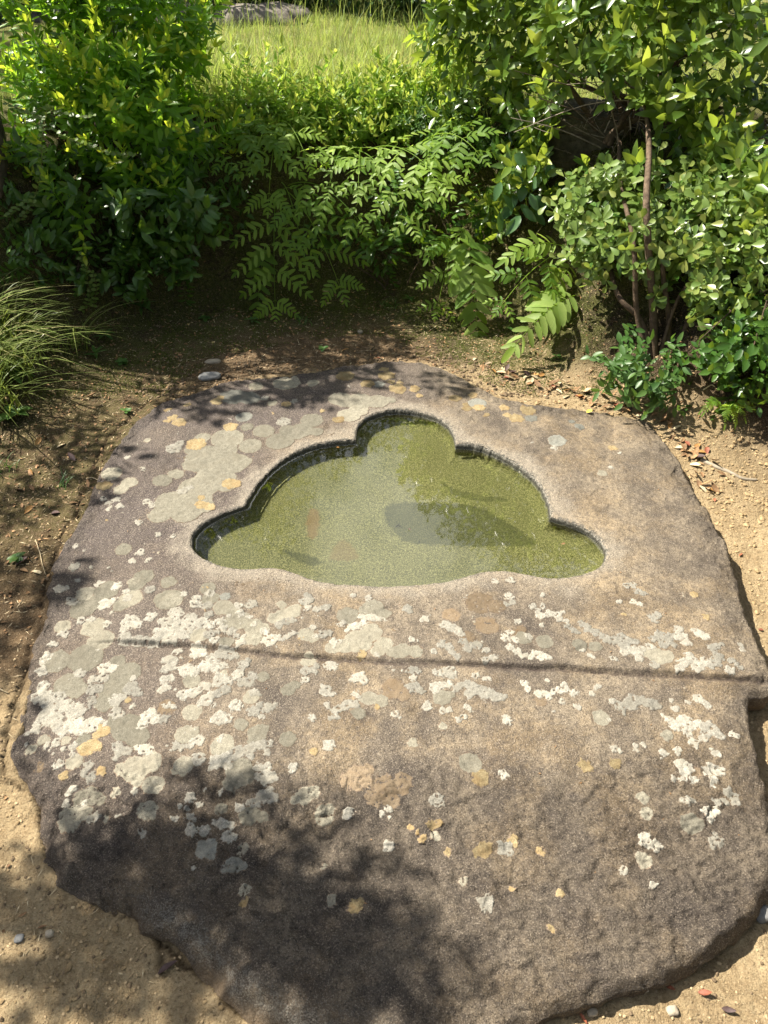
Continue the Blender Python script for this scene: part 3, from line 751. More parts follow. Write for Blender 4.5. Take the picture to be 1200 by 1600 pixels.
# ================================================================== lichen on the slab
M_LW = m_lichen('white_lichen', (0.250, 0.236, 0.194), (0.385, 0.364, 0.305), (0.285, 0.262, 0.205), .35, .97)
M_LG = m_lichen('grey_lichen', (0.205, 0.192, 0.146), (0.290, 0.270, 0.208), (0.195, 0.176, 0.130), 1.5, .93)
M_LB = m_lichen('blue_grey_lichen', (0.180, 0.185, 0.160), (0.245, 0.245, 0.210), (0.165, 0.160, 0.130), .5, .9)
M_LY = m_lichen('yellow_lichen', (0.250, 0.190, 0.095), (0.340, 0.275, 0.150), (0.250, 0.160, 0.065), 1.6, .88)
M_LT = m_lichen('tan_lichen', (0.195, 0.145, 0.090), (0.250, 0.195, 0.128), (0.180, 0.125, 0.070), 1.6, .8)
LICHEN = {
'g': "355,682,25/391,693,18/437,687,22;487,656,18;469,672,20;494,674,12;450,670,14/412,671,17/325,715,36;350,700,20;305,722,20;300,700,12;365,720,25;380,718,14/310,760,30;335,745,32;270,785,28;290,800,24;250,805,18;300,780,30;350,755,18;320,790,15/254,751,15/275,739,13/317,682,12/386,664,10/400,602,12/448,597,21/489,598,10/425,628,8/531,623,18;560,626,22;590,627,18;540,625,18;610,625,9/545,648,18;560,640,16/190,766,12/203,756,13/175,741,16/230,687,6/193,858,13/210,910,10/264,912,13/133,927,15/167,923,20/130,950,20;148,942,16;122,958,12/146,980,19/160,1000,18;145,1002,10/98,978,13/205,938,18/190,948,14/265,941,22/225,903,16;215,915,14/87,1032,21/133,1027,27/183,1033,14/105,1068,22;120,1075,16/102,1154,8/46,1166,10/66,1152,10/129,1154,12/180,1075,25;165,1095,18;200,1050,20;185,1055,15/198,1135,25;215,1150,18;180,1125,15/210,1200,22;235,1190,18;190,1200,12/115,1187,14/325,922,13/330,938,14/270,942,17/350,952,16;365,955,10/375,972,19;395,980,15;360,975,12/395,1000,16;410,985,12/455,958,14;445,962,14;430,968,13;462,950,9;440,945,9/355,1007,12/312,998,15/478,995,14;490,1000,10/482,1032,13/300,1063,14/350,1054,8/411,1058,11/450,1078,12;462,1070,9/392,1090,13/300,1113,16/288,1148,16;300,1145,12/377,1133,12/402,1148,16;412,1140,10;395,1158,9/348,1165,19;340,1170,12/450,1155,14/287,1195,17;275,1200,10/375,1205,22;365,1222,17;385,1215,14/475,1245,15;490,1238,12;462,1250,10/345,1262,11/390,1275,17;410,1277,10/378,1326,10/383,1390,11/230,1267,17/133,1243,20;150,1245,12/110,1275,22;130,1270,14/180,1235,9/240,1225,17;215,1218,12/165,1278,7/543,963,17;535,960,10/583,950,17;600,960,12;570,955,10/560,1005,22;580,990,18;540,1012,15;600,1010,15;520,1015,12;590,1020,12/575,1090,14;595,1095,12/690,1090,15;705,1085,9/630,1020,14;650,1022,12;615,1022,12/1025,1030,16;1040,1030,12;1010,1025,10/645,1160,9/692,1134,8/735,1190,18;745,1200,10/505,1272,16;515,1262,9/679,1304,9/560,1115,12/1043,1147,10/1078,1285,16;1090,1285,12/940,1120,14/1010,1272,11/1005,1245,11/518,1406,8/507,1355,6/723,1377,7/941,739,8/1007,1343,14/818,1000,13/850,1005,14/905,1010,12/930,1012,10",
'b': "381,649,13/366,619,20;388,620,17;352,616,8/592,601,9/746,630,14/893,661,5/322,1325,16;315,1330,10;330,1335,8;330,1318,9/365,1352,15;350,1358,8;380,1352,8/352,934,9/830,655,10/870,690,14/905,668,8",
't': "600,1230,20;625,1225,18;585,1245,15;610,1250,14/560,1215,22;545,1220,15;575,1205,12/615,1075,18;630,1085,12;605,1085,10/1090,1205,10/260,1105,13/750,945,22;775,950,14/705,965,14/730,1000,12/810,990,13/760,980,18/575,1000,11/845,1095,10/60,1195,9",
'y': "539,588,14/604,588,13/600,578,8/575,600,11/611,598,6/624,599,5/621,608,13/648,608,8/448,630,8/504,642,5/529,655,9/306,691,15/163,760,12/361,753,14/314,777,6/316,788,11;328,791,9/281,660,11;270,653,8;262,657,6/294,633,6/263,640,6/338,628,9;345,622,7/360,664,11/160,1140,13;150,1147,8/138,1166,15;150,1164,10;126,1170,9/199,1092,5/158,1203,9/98,1208,8/567,1025,8/381,1411,9/1085,932,7/1102,968,7/974,964,5/753,1215,14;745,1210,8/675,1288,9;685,1285,7;670,1285,6/642,1292,6;652,1300,5/915,1197,12/962,1190,10/757,1328,14;748,1332,9/802,1315,10/556,1414,13/875,1395,7/800,1389,5/712,622,10/739,617,8/730,638,8;727,632,5/748,637,10/787,637,9/825,643,12;818,637,6/807,655,12/792,649,7/655,618,6/760,648,6/957,700,7/490,1175,7/590,1105,6/660,1310,7/700,1330,6/845,1330,8/860,1450,7",  # one patch low in the middle paints a sun fleck as yellow crust
'w': "460,626,6/443,657,11/413,619,6/271,699,12;281,691,7/199,715,5/182,781,7/169,786,5/170,795,5/161,779,5/188,792,6/230,784,7;237,790,6/285,766,8;296,762,7/217,817,6/247,835,5/271,837,4/224,734,5/118,854,5/132,860,3/116,887,8/143,887,4/120,906,5/94,921,9;101,919,6/111,940,8;117,942,6/83,1005,7/98,990,8/72,1025,9;67,1034,6/63,1046,7/219,863,7/206,877,7/232,876,6/235,925,8/167,943,11;176,940,7;157,949,6/200,937,8/154,909,5;161,909,4;150,914,4/182,917,8/198,926,6/127,969,7/142,967,6/175,959,4/167,976,7/205,975,14;195,985,8;215,980,8/238,968,9/277,963,12;268,980,14;285,985,14;250,1000,11;270,998,13;290,995,12;300,975,10;300,970,10;265,995,12;250,990,10;300,985,9;315,980,11;255,975,8/195,1000,12;215,1003,9;228,1004,8;238,1006,7/66,1070,10;60,1085,12;75,1090,14;90,1085,10;100,1100,13;85,1105,14;115,1108,14;125,1108,9;70,1115,14;60,1125,10;85,1125,12;95,1135,12;55,1135,8;98,1140,9/110,1130,12;125,1128,12;140,1130,13;155,1125,8;118,1140,8;130,1142,8;163,1130,5/124,1050,9/160,1058,9;143,1060,7/143,1075,10;155,1074,8/143,1092,8;140,1102,5/163,1043,11;175,1042,8/65,1050,7/180,1093,11;190,1090,8;172,1092,6/205,1075,12;215,1082,9;198,1076,7/182,1112,11/210,1059,6/230,1118,11;240,1122,10;222,1130,8;237,1110,7/183,1165,9;190,1172,11;200,1172,8;180,1182,6/225,1170,9;215,1168,6;232,1172,8/90,1192,9/135,1195,9;130,1205,8;142,1213,8/86,1158,7/98,1168,6/112,1164,7/112,1176,6/71,1162,6/40,1143,5/39,1158,4/207,1102,5/309,938,7/306,948,9/325,950,10;328,965,7/393,946,9/373,949,7/330,931,8/289,933,6/480,931,7;485,937,6/478,940,10/482,950,7/494,952,7/328,982,9;318,976,7/328,996,9;340,992,6/337,1005,7/345,975,8;350,985,8;358,965,6/362,990,8;370,997,6/378,1005,8;373,1012,6;380,998,5/437,978,8;447,974,8;458,972,6/415,990,8;422,1005,10;430,1000,8;415,1005,7/450,998,6;458,993,6;442,1003,5/398,979,6/375,961,7/390,966,5/489,983,6/494,997,6/279,1018,7/308,1015,9;315,1022,9;305,1025,7/350,1022,12;362,1024,9;340,1022,7;370,1027,5/262,1030,9;270,1035,9;258,1045,8;270,1045,6/330,1030,9;335,1040,10/290,1047,11;305,1048,11;320,1042,11;335,1042,10;350,1042,8;283,1045,6/380,1040,9;387,1034,6;377,1047,6/258,1063,10;265,1060,8;252,1078,8;262,1075,5/345,1060,11;355,1065,9;340,1068,7;340,1053,5/370,1055,9;378,1054,5/380,1066,10;393,1058,9;390,1068,8/288,1085,10;300,1083,10;312,1078,8;322,1072,8/350,1081,10;360,1078,6;340,1084,7/320,1095,11;330,1088,8;312,1098,8/396,1083,7;405,1085,5/478,1048,8;490,1047,8;495,1040,6/477,1062,8/262,1102,8;270,1103,6/256,1123,9/369,1103,11/395,1112,10;408,1105,9;420,1105,10;428,1102,6/408,1120,5/345,1122,12;355,1125,8;336,1127,6/333,1104,5/310,1157,10;300,1162,6/275,1165,8;285,1168,8;297,1165,6/345,1155,7/311,1186,12/340,1190,13;350,1185,12;332,1200,7;358,1198,8/370,1178,11;380,1175,9;388,1172,9;400,1168,9;412,1165,9;420,1162,7;418,1176,6;392,1183,6/412,1205,13;403,1212,9;425,1215,10;415,1220,10;405,1203,9/458,1200,8/418,1240,10;410,1245,10;398,1255,10;425,1248,8;420,1235,7/345,1237,7/375,1262,8/296,1246,8;290,1262,5/312,1254,6/281,1257,5/274,1277,6/298,1277,8/322,1234,4/488,1122,6/100,1252,7/128,1254,8/143,1277,8;150,1272,6/183,1272,5/209,1235,5/223,1301,7/300,1297,10/320,1298,8/340,1285,9;350,1290,9;360,1290,7;357,1308,10;365,1305,6/301,1355,5/112,1228,7;105,1236,6/552,931,5/576,936,7/508,950,8/535,976,7/550,982,8;560,980,8;570,975,6;545,987,5/570,965,8;582,966,8;592,968,6;598,970,5/505,994,8;515,992,7/522,1005,7;530,1005,5;523,1013,4/588,1025,5/677,1021,5/695,980,8;705,985,9;715,990,8;722,997,6/645,1003,7/690,1012,8;700,1015,8;708,1025,7;715,1030,6/725,1008,8;735,1013,8;745,1012,8;730,1020,6/664,971,7/637,954,8/515,1040,10;522,1042,6/560,1058,10;568,1062,8;553,1063,7;565,1052,6/645,1048,8;640,1050,5;652,1050,6/646,1058,7/648,1074,9;657,1078,8;640,1072,6/690,1052,8;700,1050,8;708,1055,8;680,1051,6;705,1043,5/680,1074,10;692,1070,8;702,1068,7/712,1076,7;720,1070,7;730,1068,8;740,1072,8/735,1083,9;748,1080,8;758,1088,8/556,1083,7;560,1088,5/510,1080,9;505,1075,7;518,1085,6/545,1100,9;555,1100,7;537,1105,7;525,1112,9;522,1122,7;512,1104,7/743,1056,7/667,1101,7/773,908,6/798,908,7/796,934,8/800,945,7;792,947,5/808,974,6/832,951,6;840,958,6;848,950,5/845,965,8;858,962,7;870,962,7;880,960,5/874,970,6;884,973,5/888,982,6;895,987,6;902,990,5/910,978,7;920,985,7;930,990,7;940,997,7;950,1003,8/790,1000,8;798,992,6;805,1003,6/825,997,7/796,1015,7/808,1022,7;818,1028,6/835,1025,8;845,1030,8;830,1030,6;855,1030,6/760,1020,7;770,1032,7;757,1035,6/922,1025,5;928,1028,4/845,980,5/910,1018,5/848,932,5/755,1078,8;765,1083,9;775,1090,9;785,1088,7/820,1068,6;825,1077,6/845,1084,8;855,1086,7/875,1080,7;882,1070,6;865,1082,6;885,1078,6/898,1083,7/925,1085,5;930,1075,5;935,1072,4/855,1063,4/758,1060,5;766,1061,4/879,1096,6/978,916,6;988,915,6/999,927,7;1005,930,5/990,944,5;998,948,6/967,944,5/1018,967,7;1028,965,6;1022,975,5/958,1003,8;970,1000,8;980,1005,9;972,1012,8;990,1008,7/985,1020,9;995,1025,8;975,1022,7;998,1033,6;1002,1018,6/1015,1015,7/1030,995,9;1040,1005,9;1035,1012,8;1022,1002,8;1045,998,7;1050,1012,6/1058,988,8;1065,998,8;1070,1008,7;1055,1000,6;1075,1010,5/1090,995,9;1098,1000,8;1085,990,6/1110,1018,7;1118,1015,6;1113,1025,6;1125,1012,5/1065,1040,9;1078,1038,10;1090,1045,10;1100,1040,9;1060,1048,7;1075,1030,7;1085,1048,8/1115,1038,9;1122,1032,7;1110,1045,7;1120,1044,6/1140,1038,6;1147,1043,5;1155,1048,4/1138,1053,8/1155,1012,5;1157,1020,5/1020,1042,7;1027,1044,5/960,1032,6/514,1166,9/618,1116,6;625,1121,4/668,1103,8/692,1110,6;702,1108,6/729,1104,6;735,1108,5/716,1123,5;725,1120,5/793,1125,9/786,1210,8/682,1248,11;688,1253,7;676,1252,7/543,1268,8;549,1264,6/607,1263,6;597,1270,5;608,1276,4/606,1320,8/985,1100,12;1000,1095,10;970,1103,9;1018,1100,10;1028,1100,7;973,1112,5;990,1090,8/956,1095,6/1095,1093,8;1105,1100,7;1087,1090,5/1057,1105,6/1050,1093,4/1075,1095,5/1055,1130,11;1070,1125,12;1080,1130,10;1045,1122,6;1075,1142,8;1035,1116,4;1090,1128,7/1105,1140,12;1115,1140,10;1125,1148,8;1100,1152,7;1110,1132,8/1085,1158,9/1037,1175,8/1060,1170,6;1060,1177,5/1120,1175,7;1113,1168,4/1148,1147,7/960,1168,7;970,1170,5/993,1163,5;996,1170,5/1006,1159,5/1068,1195,10;1078,1198,8;1070,1205,8;1052,1214,6;1068,1215,7;1085,1215,7/1112,1198,9;1125,1202,9;1105,1202,7;1118,1215,7;1115,1222,5;1130,1198,5/1140,1238,9;1148,1245,8;1132,1248,8;1120,1252,7;1150,1252,6;1138,1232,5/1110,1270,10;1120,1265,7;1100,1268,6;1112,1278,6/1080,1250,8;1070,1254,7;1065,1250,5;1076,1258,4/1010,1315,11/1027,1320,9/1120,1310,9;1115,1318,8;1128,1316,6;1120,1302,6/952,1123,4/903,1105,7/790,1325,11;783,1328,7;798,1325,7/760,1413,13;754,1410,8/955,730,4/968,708,4/867,700,5/1020,1383,7/973,1360,8",
}
LMAT = {'g': M_LG, 'b': M_LB, 't': M_LT, 'y': M_LY, 'w': M_LW}
LNAME = {'g': 'grey_lichen', 'b': 'blue_grey_lichen', 't': 'tan_lichen', 'y': 'yellow_lichen', 'w': 'white_lichen'}
LIFT = {'t': .0006, 'g': .0009, 'b': .0011, 'y': .0014, 'w': .0018}

def lichen_patch(kind, c, r, cell=.0026, seed=0):
    """c (n,2) blob centres, r (n,) radii in metres -> V, Q of a crust that follows the stone."""
    pad = .012
    lo = (c - r[:, None]).min(0) - pad; hi = (c + r[:, None]).max(0) + pad
    xs = np.arange(lo[0], hi[0] + cell, cell); ys = np.arange(lo[1], hi[1] + cell, cell)
    def field(X, Y):
        amp = {'w': .0062, 'y': .0062, 'g': .0036, 'b': .0036, 't': .0060}[kind]
        amp = min(amp, .42 * float(r.mean()) + .0008)
        wx = X + amp * noise2(X * 55, Y * 55, 70 + seed); wy = Y + amp * noise2(X * 55, Y * 55, 75 + seed)
        F = np.full(X.shape, -1.)
        for (cx, cy), rad in zip(c, r):
            F = np.maximum(F, rad - np.hypot(wx - cx, wy - cy))
        F = F + amp * (.50 * noise2(X * 120, Y * 120, 80) + .50 * noise2(X * 230, Y * 230, 81))
        if kind in 'wt':               # eaten-out gaps inside the crust
            hole = fbm(X * 95, Y * 95, 2, 83 + seed)
            F = np.minimum(F, (.62 - hole) * .010)
        return F
    X, Y = np.meshgrid(xs, ys, indexing='ij')
    F = field(X, Y)
    inside = F > 0
    cellin = inside[:-1, :-1] | inside[1:, :-1] | inside[1:, 1:] | inside[:-1, 1:]
    if not cellin.any(): return None
    e = 4e-4
    gx = (field(X + e, Y) - field(X - e, Y)) / (2 * e); gy = (field(X, Y + e) - field(X, Y - e)) / (2 * e)
    g2 = gx * gx + gy * gy + .15
    st = np.clip(np.where(inside, 0, -F) / g2, 0, cell * 1.2)
    X2 = X + gx * st; Y2 = Y + gy * st
    h = LIFT[kind] * np.clip(F / .0022, -.15, 1)
    Z = slab_top(X2, Y2) + h
    idx = np.arange(X.size).reshape(X.shape)
    Q = np.stack([idx[:-1, :-1], idx[1:, :-1], idx[1:, 1:], idx[:-1, 1:]], -1)[cellin]
    used = np.zeros(X.size, bool); used[Q.ravel()] = True
    mp = np.cumsum(used) - 1
    V = np.stack([X2, Y2, Z], -1).reshape(-1, 3)[used]
    return V, mp[Q], np.clip(F.ravel()[used] * 1000, -1, 12)

patches = []
for kind, text in LICHEN.items():
    for n, item in enumerate(text.split('/')):
        a = np.array([[float(q) for q in b.split(',')] for b in item.split(';')])
        p = at_z(a[:, 0], a[:, 1], Z0)
        rad = np.array([px_size(q, x) for q, x in zip(p, a[:, 2])]) * (1.10 if kind == 'w' else 1.06)
        ok = SD_OUT(p[:, 0], p[:, 1]) > .012
        if ok.any():
            patches.append((kind, p[ok][:, :2], rad[ok], float((rad[ok] ** 2).sum()), n))
patches.sort(key=lambda q: -q[3])
rest = {k: Geo() for k in LMAT}
made = 0
for kind, c, r, area, n in patches:
    res = lichen_patch(kind, c, r, .0022 if area > 5e-4 else .0014, n % 5)
    if res is None: continue
    if made < 296:
        obj(LNAME[kind], mesh_np(LNAME[kind], res[0], res[1], LMAT[kind], {'rnd': res[2]}), slab)
        made += 1
    else:
        rest[kind].add(res[0], res[1], None, res[2])
# specks: small crumbs of crust crowding round the larger ones, denser on the sunny left and middle
spots = RNG.uniform([-1.0, .55], [1.0, 3.0], (9000, 2))
dens = fbm(spots[:, 0] * 5, spots[:, 1] * 5, 3, 90)
keep = (SD_OUT(spots[:, 0], spots[:, 1]) > .03) & (SD_RIM(spots[:, 0], spots[:, 1]) < -.035)
pw = .035 + .20 * sstep(.1, -.5, spots[:, 0]) * sstep(2.5, 1.9, spots[:, 1]) + .10 * np.exp(-((spots[:, 1] - 1.30) / .14) ** 2)
pw = pw * sstep(-.25, .6, dens) * sstep(.85, 1.0, spots[:, 1])
keep &= RNG.random(len(spots)) < pw
for q in spots[keep]:
    k = RNG.choice(['w', 'w', 'w', 'w', 'g', 'g', 'y', 't'])
    m = RNG.integers(1, 4); r0 = RNG.uniform(.0022, .0060)
    c = q + RNG.normal(0, r0 * 1.2, (m, 2))
    res = lichen_patch(k, c, RNG.uniform(.6, 1.0, m) * r0, .0017, 2)
    if res is not None: rest[k].add(res[0], res[1], None, res[2])
for k, g in rest.items():
    if g.n:
        obj('lichen_specks', g.mesh('lichen_specks', LMAT[k]), slab, kind='stuff')

# ================================================================== leaf and bark materials
M_BARK = m_simple('brown_bark', (0.060, 0.042, 0.028), (0.14, 0.10, 0.066), 45, .9, .2, .006)
M_TWIG = m_simple('grey_twig', (0.20, 0.16, 0.125), (0.34, 0.29, 0.23), 60, .9, .2, .002)
M_SHOOT = m_simple('green_shoot', (0.09, 0.10, 0.03), (0.16, 0.15, 0.05), 60, .6, .3, .001)
M_LEFT = m_leaf('bright_shrub_leaf', (0.050, 0.135, 0.014), (0.135, 0.270, 0.024), (0.50, 0.80, 0.05), .36, .45, .55, (0.38, 0.42, 0.03))
M_DEEP = m_leaf('deep_shrub_leaf', (0.028, 0.080, 0.012), (0.080, 0.165, 0.024), (0.22, 0.36, 0.02), .34, .5, .28)  # darker green that also paints shade on low and inner leaves
M_RIGHT = m_leaf('leathery_leaf', (0.052, 0.110, 0.018), (0.135, 0.215, 0.036), (0.48, 0.62, 0.06), .30, .55, .40, (0.30, 0.35, 0.05))
M_ROSE = m_leaf('rosette_leaf', (0.075, 0.140, 0.026), (0.180, 0.260, 0.062), (0.46, 0.58, 0.08), .34, .5, .30, (0.28, 0.30, 0.08))
M_AZAL = m_leaf('small_hedge_leaf', (0.100, 0.195, 0.022), (0.200, 0.330, 0.042), (0.52, 0.76, 0.07), .42, .4, .40, (0.32, 0.36, 0.06))
M_FERN = m_leaf('fern_leaf', (0.060, 0.140, 0.020), (0.230, 0.340, 0.055), (0.66, 0.84, 0.11), .50, .22, .48, (0.27, 0.37, 0.10))
M_IVY = m_leaf('broad_vine_leaf', (0.035, 0.100, 0.030), (0.090, 0.185, 0.060), (0.20, 0.36, 0.06), .32, .5, .25)
M_VINE = m_leaf('round_vine_leaf', (0.085, 0.150, 0.025), (0.16, 0.23, 0.05), (0.32, 0.44, 0.06), .42, .4, .38)
M_GRASS = m_leaf('lawn_grass', (0.16, 0.24, 0.05), (0.29, 0.36, 0.10), (0.50, 0.62, 0.12), .5, .3, .40, (0.40, 0.34, 0.14))
M_BLADE = m_leaf('long_grass', (0.095, 0.150, 0.030), (0.22, 0.27, 0.07), (0.44, 0.54, 0.09), .42, .4, .36, (0.36, 0.32, 0.15))
M_WEED = m_leaf('weed_leaf', (0.040, 0.105, 0.022), (0.085, 0.160, 0.035), (0.17, 0.30, 0.04), .42, .4, .32)
M_TREE = m_leaf('tree_leaf', (0.022, 0.055, 0.012), (0.055, 0.105, 0.022), (0.12, 0.20, 0.02), .4, .4, .28)

# ================================================================== shoots: one twig with its leaves, growing along +Z
def shoot(kind, seed):
    r = np.random.default_rng(seed)
    g = Geo(); L = {'upright': .20, 'pinnate': .19, 'whorl': .16, 'rosette': .13, 'azalea': .12, 'spray': .17}[kind]
    bend = r.normal(0, .06, 2)
    def p(t): return np.array([bend[0] * t * t, bend[1] * t * t, L * t])
    path = np.array([p(t) for t in np.linspace(0, 1, 5)])
    g.tube(path, np.linspace(.0022 if kind != 'azalea' else .0013, .0008, 5), 5, .5, 2)
    pos, d, n, ln, wd, dr, rn = [], [], [], [], [], [], []
    def leaf(t, az, el, l, w, droop=.12, young=0.):
        a = np.array([math.cos(az) * math.cos(el), math.sin(az) * math.cos(el), math.sin(el)])
        up = np.array([-math.cos(az) * math.sin(el), -math.sin(az) * math.sin(el), math.cos(el)]) + r.normal(0, .22, 3)
        pos.append(p(t) + a * .003); d.append(a + r.normal(0, .07, 3)); n.append(up); ln.append(l * r.uniform(.82, 1.15)); wd.append(w * r.uniform(.85, 1.12))
        dr.append(droop + r.normal(0, .06)); rn.append(np.clip(young if young else r.uniform(0, .78), 0, 1))
    tm = ELL
    if kind == 'upright':              # pairs of narrow leaves sweeping up the stem, the newest at the tip
        k = 11
        for i in range(k):
            t = .16 + .84 * i / (k - 1); y = .80 + .2 * r.random() if i >= k - 3 else 0
            for s in (0, math.pi):
                leaf(t, i * 1.45 + s + r.normal(0, .2), .30 + .75 * t ** 2, .068 * (1 - .40 * t), .021 * (1 - .3 * t), .14, y)
        leaf(1, 0, 1.45, .032, .010, .05, .95)
    elif kind == 'pinnate':            # a flat spray: pairs of pointed leaves and an end leaf
        for i in range(6):
            t = .22 + .15 * i
            for s in (-1, 1):
                leaf(t, s * 1.25 + r.normal(0, .12), .35 + .15 * t, .062 * (1 - .18 * t), .024, .18)
        leaf(1, r.normal(0, .4), 1.0, .060, .023, .2)
    elif kind == 'whorl':              # leathery leaves crowded toward the end
        for i in range(13):
            t = .35 + .65 * i / 12; y = .82 + .18 * r.random() if (i >= 10 and seed % 3 == 0) else 0
            leaf(t, i * 2.399, .05 + 1.0 * (t - .35) / .65 + r.normal(0, .12), .070 * (1 - .25 * (t - .35)), .0245, .18, y)
    elif kind == 'rosette':            # round-ended leaves in a flat star at the tip
        tm = OBO
        for i in range(9):
            leaf(.55 + .45 * i / 8, i * 2.399, -.05 + .75 * i / 8 + r.normal(0, .1), .050 * (1 - .03 * i), .0205, .10, (.82 + .18 * r.random()) if (i > 5 and seed % 2) else 0)
        for i in range(6):
            leaf(.18 + .06 * i, i * 2.1 + .5, .2, .040, .017, .15)
    elif kind == 'spray':              # glossy loosely spaced pairs
        for i in range(5):
            t = .25 + .17 * i
            for s in (0, math.pi):
                leaf(t, i * .5 + s + r.normal(0, .2), .30 + r.normal(0, .1), .046, .023, .12)
        leaf(1, 0, 1.1, .044, .021, .1)
    else:                              # azalea: many small narrow leaves
        tm = LAN
        for i in range(22):
            t = .15 + .85 * i / 21
            leaf(t, i * 2.399, .25 + .8 * t * t + r.normal(0, .15), .034 * (1 - .2 * t), .0105, .10, (.8 + .2 * r.random()) if (i > 17 or r.random() < .06) else 0)
    g.leaves(pos, d, n, ln, wd, tm, np.array(dr), .28, np.array(rn))
    return g
SHOOTS = {}
def shoot_mesh(kind, mat, k=7):
    key = (kind, mat.name)
    if key not in SHOOTS:
        SHOOTS[key] = [shoot(kind, 100 + 13 * i + len(kind)).mesh('leafy_shoot', mat) for i in range(k)]
    return random.choice(SHOOTS[key])

def place_shoot(parent, p, d, kind, mat, scale, name='leafy_shoot', pl=None):
    o = obj(name, shoot_mesh(kind, mat), parent)
    q = Vector(d).to_track_quat('Z', 'Y') @ Quaternion((0, 0, 1), random.uniform(0, 6.283))
    o.rotation_mode = 'QUATERNION'; o.rotation_quaternion = q
    o.location = Vector(p) - (pl if pl is not None else parent.location)
    o.scale = (scale,) * 3
    return o

def blob_world(blobs):
    c, r = [], []
    for u, v, rad, y in blobs:
        q = at_y(u, v, y)
        for _ in range(40):            # never let a crown sink into the bank
            if q[2] > gz(q[0], q[1]) + .45 * px_size(q, rad): break
            y -= .03; q = at_y(u, v, y)
        c.append(q); r.append(px_size(q, rad))
    return np.array(c), np.array(r)

def in_frame(p, m=0):
    f = p[1] * CP + (CAM[2] - p[2]) * SP
    if f < .2: return False
    u = 600 + FPX * p[0] / f
    v = 800 - FPX * (p[1] * SP + (p[2] - CAM[2]) * CP) / f
    return -m < u < 1200 + m and -m < v < 1600 + m

def shrub(name, label, cat, base, blobs, kinds, n_shoots, n_fill, fill_leaf, mat, fillmat, scale=1., up=.55, toward=.35, stems=5, stem_r=.012, hang=0., group=None, stemname='stem', bark=None, depth_jit=.0, clear=None, fan=.05, split=None):
    base = np.array(base, float)
    t = thing(name, label, cat, loc=base, group=group)
    C, R = blob_world(blobs)
    pl = Vector(base)
    w = R ** 2 / (R ** 2).sum()
    made = 0; tries = 0
    while made < n_shoots and tries < n_shoots * 40:
        tries += 1
        i = RNG.choice(len(C), p=w)
        dv = unit(RNG.normal(0, 1, 3) + np.array([-.15, -.55, .35]))
        p = C[i] + dv * R[i] * RNG.uniform(.72, 1.04)
        dd = np.linalg.norm(p - C, axis=1) / R
        if (dd < .70).any() or p[2] < gz(p[0], p[1]) + .03: continue
        if not in_frame(p, 170): continue
        if clear is not None and clear(p): continue
        cen = unit(p - (C.mean(0) + np.array([0, .15, -.25])))
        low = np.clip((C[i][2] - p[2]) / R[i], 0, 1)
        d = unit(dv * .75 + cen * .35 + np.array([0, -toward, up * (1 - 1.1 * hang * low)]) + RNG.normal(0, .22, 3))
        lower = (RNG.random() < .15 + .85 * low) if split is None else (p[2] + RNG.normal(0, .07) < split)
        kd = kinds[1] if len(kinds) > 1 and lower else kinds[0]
        m = fillmat if (len(kinds) > 1 or split is not None) and lower else mat  # low shoots take the darker leaf, their shade held in the colour
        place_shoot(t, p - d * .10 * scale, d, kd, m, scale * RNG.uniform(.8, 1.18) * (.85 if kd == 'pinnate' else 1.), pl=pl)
        made += 1
    # leaves deeper in the crown: too many to tell apart
    if n_fill:
        g = Geo()
        i = RNG.choice(len(C), n_fill, p=w)
        dv = unit(RNG.normal(0, 1, (n_fill, 3)))
        p = C[i] + dv * (R[i] * RNG.uniform(.25, .86, n_fill) ** .6)[:, None]
        ok = p[:, 2] > ground_z(p[:, 0], p[:, 1]) + .04
        if clear is not None: ok &= ~np.array([clear(q) for q in p])
        p = p[ok]; dv = dv[ok]
        d = unit(dv * .6 + RNG.normal(0, .5, p.shape) + np.array([0, -.1, -.05]))
        n = unit(RNG.normal(0, .45, p.shape) + np.array([0, -.1, 1.]))
        g.leaves(p - base, d, n, fill_leaf * RNG.uniform(.75, 1.15, len(p)), fill_leaf * .38, ELL if fill_leaf > .04 else LAN, RNG.uniform(.05, .3, len(p)), .25, RNG.uniform(0, .78, len(p)))
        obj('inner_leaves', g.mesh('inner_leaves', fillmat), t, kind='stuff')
    # stems and branches
    order = np.argsort(-R)
    for k in range(stems):
        g = Geo()
        b0 = np.array([RNG.normal(0, fan), RNG.normal(0, fan * .5), -.03])
        c = C[order[k % len(order)]] + RNG.normal(0, .05, 3) - base
        mid = b0 * .5 + c * .5 + np.array([RNG.normal(0, .03), RNG.normal(0, .03), .05])
        path = [b0, b0 * .8 + mid * .2 + np.array([0, 0, .03]), mid, c]
        g.tube(path, [stem_r, stem_r * .9, stem_r * .65, stem_r * .25], 7, .5, 5)
        for q in range(5):
            a = mid + (c - mid) * RNG.uniform(0, .9)
            e = a + unit(RNG.normal(0, 1, 3) + np.array([0, -.3, .5])) * R[order[k % len(order)]] * RNG.uniform(.5, .95)
            g.tube([a, a * .5 + e * .5 + RNG.normal(0, .015, 3), e], [stem_r * .35, stem_r * .25, stem_r * .12], 5, .5, 3)
        obj(stemname, g.mesh(stemname, bark or M_BARK), t)
    return t

# ------------------------------------------------------------------ boulders and ledge
M_ROCK = m_simple('mossy_rock', (0.045, 0.040, 0.028), (0.15, 0.13, 0.095), 9, .9, .2, .02)
M_LEDGE = m_simple('old_ledge_stone', (0.11, 0.095, 0.08), (0.25, 0.22, 0.185), 9, .9, .2, .012)

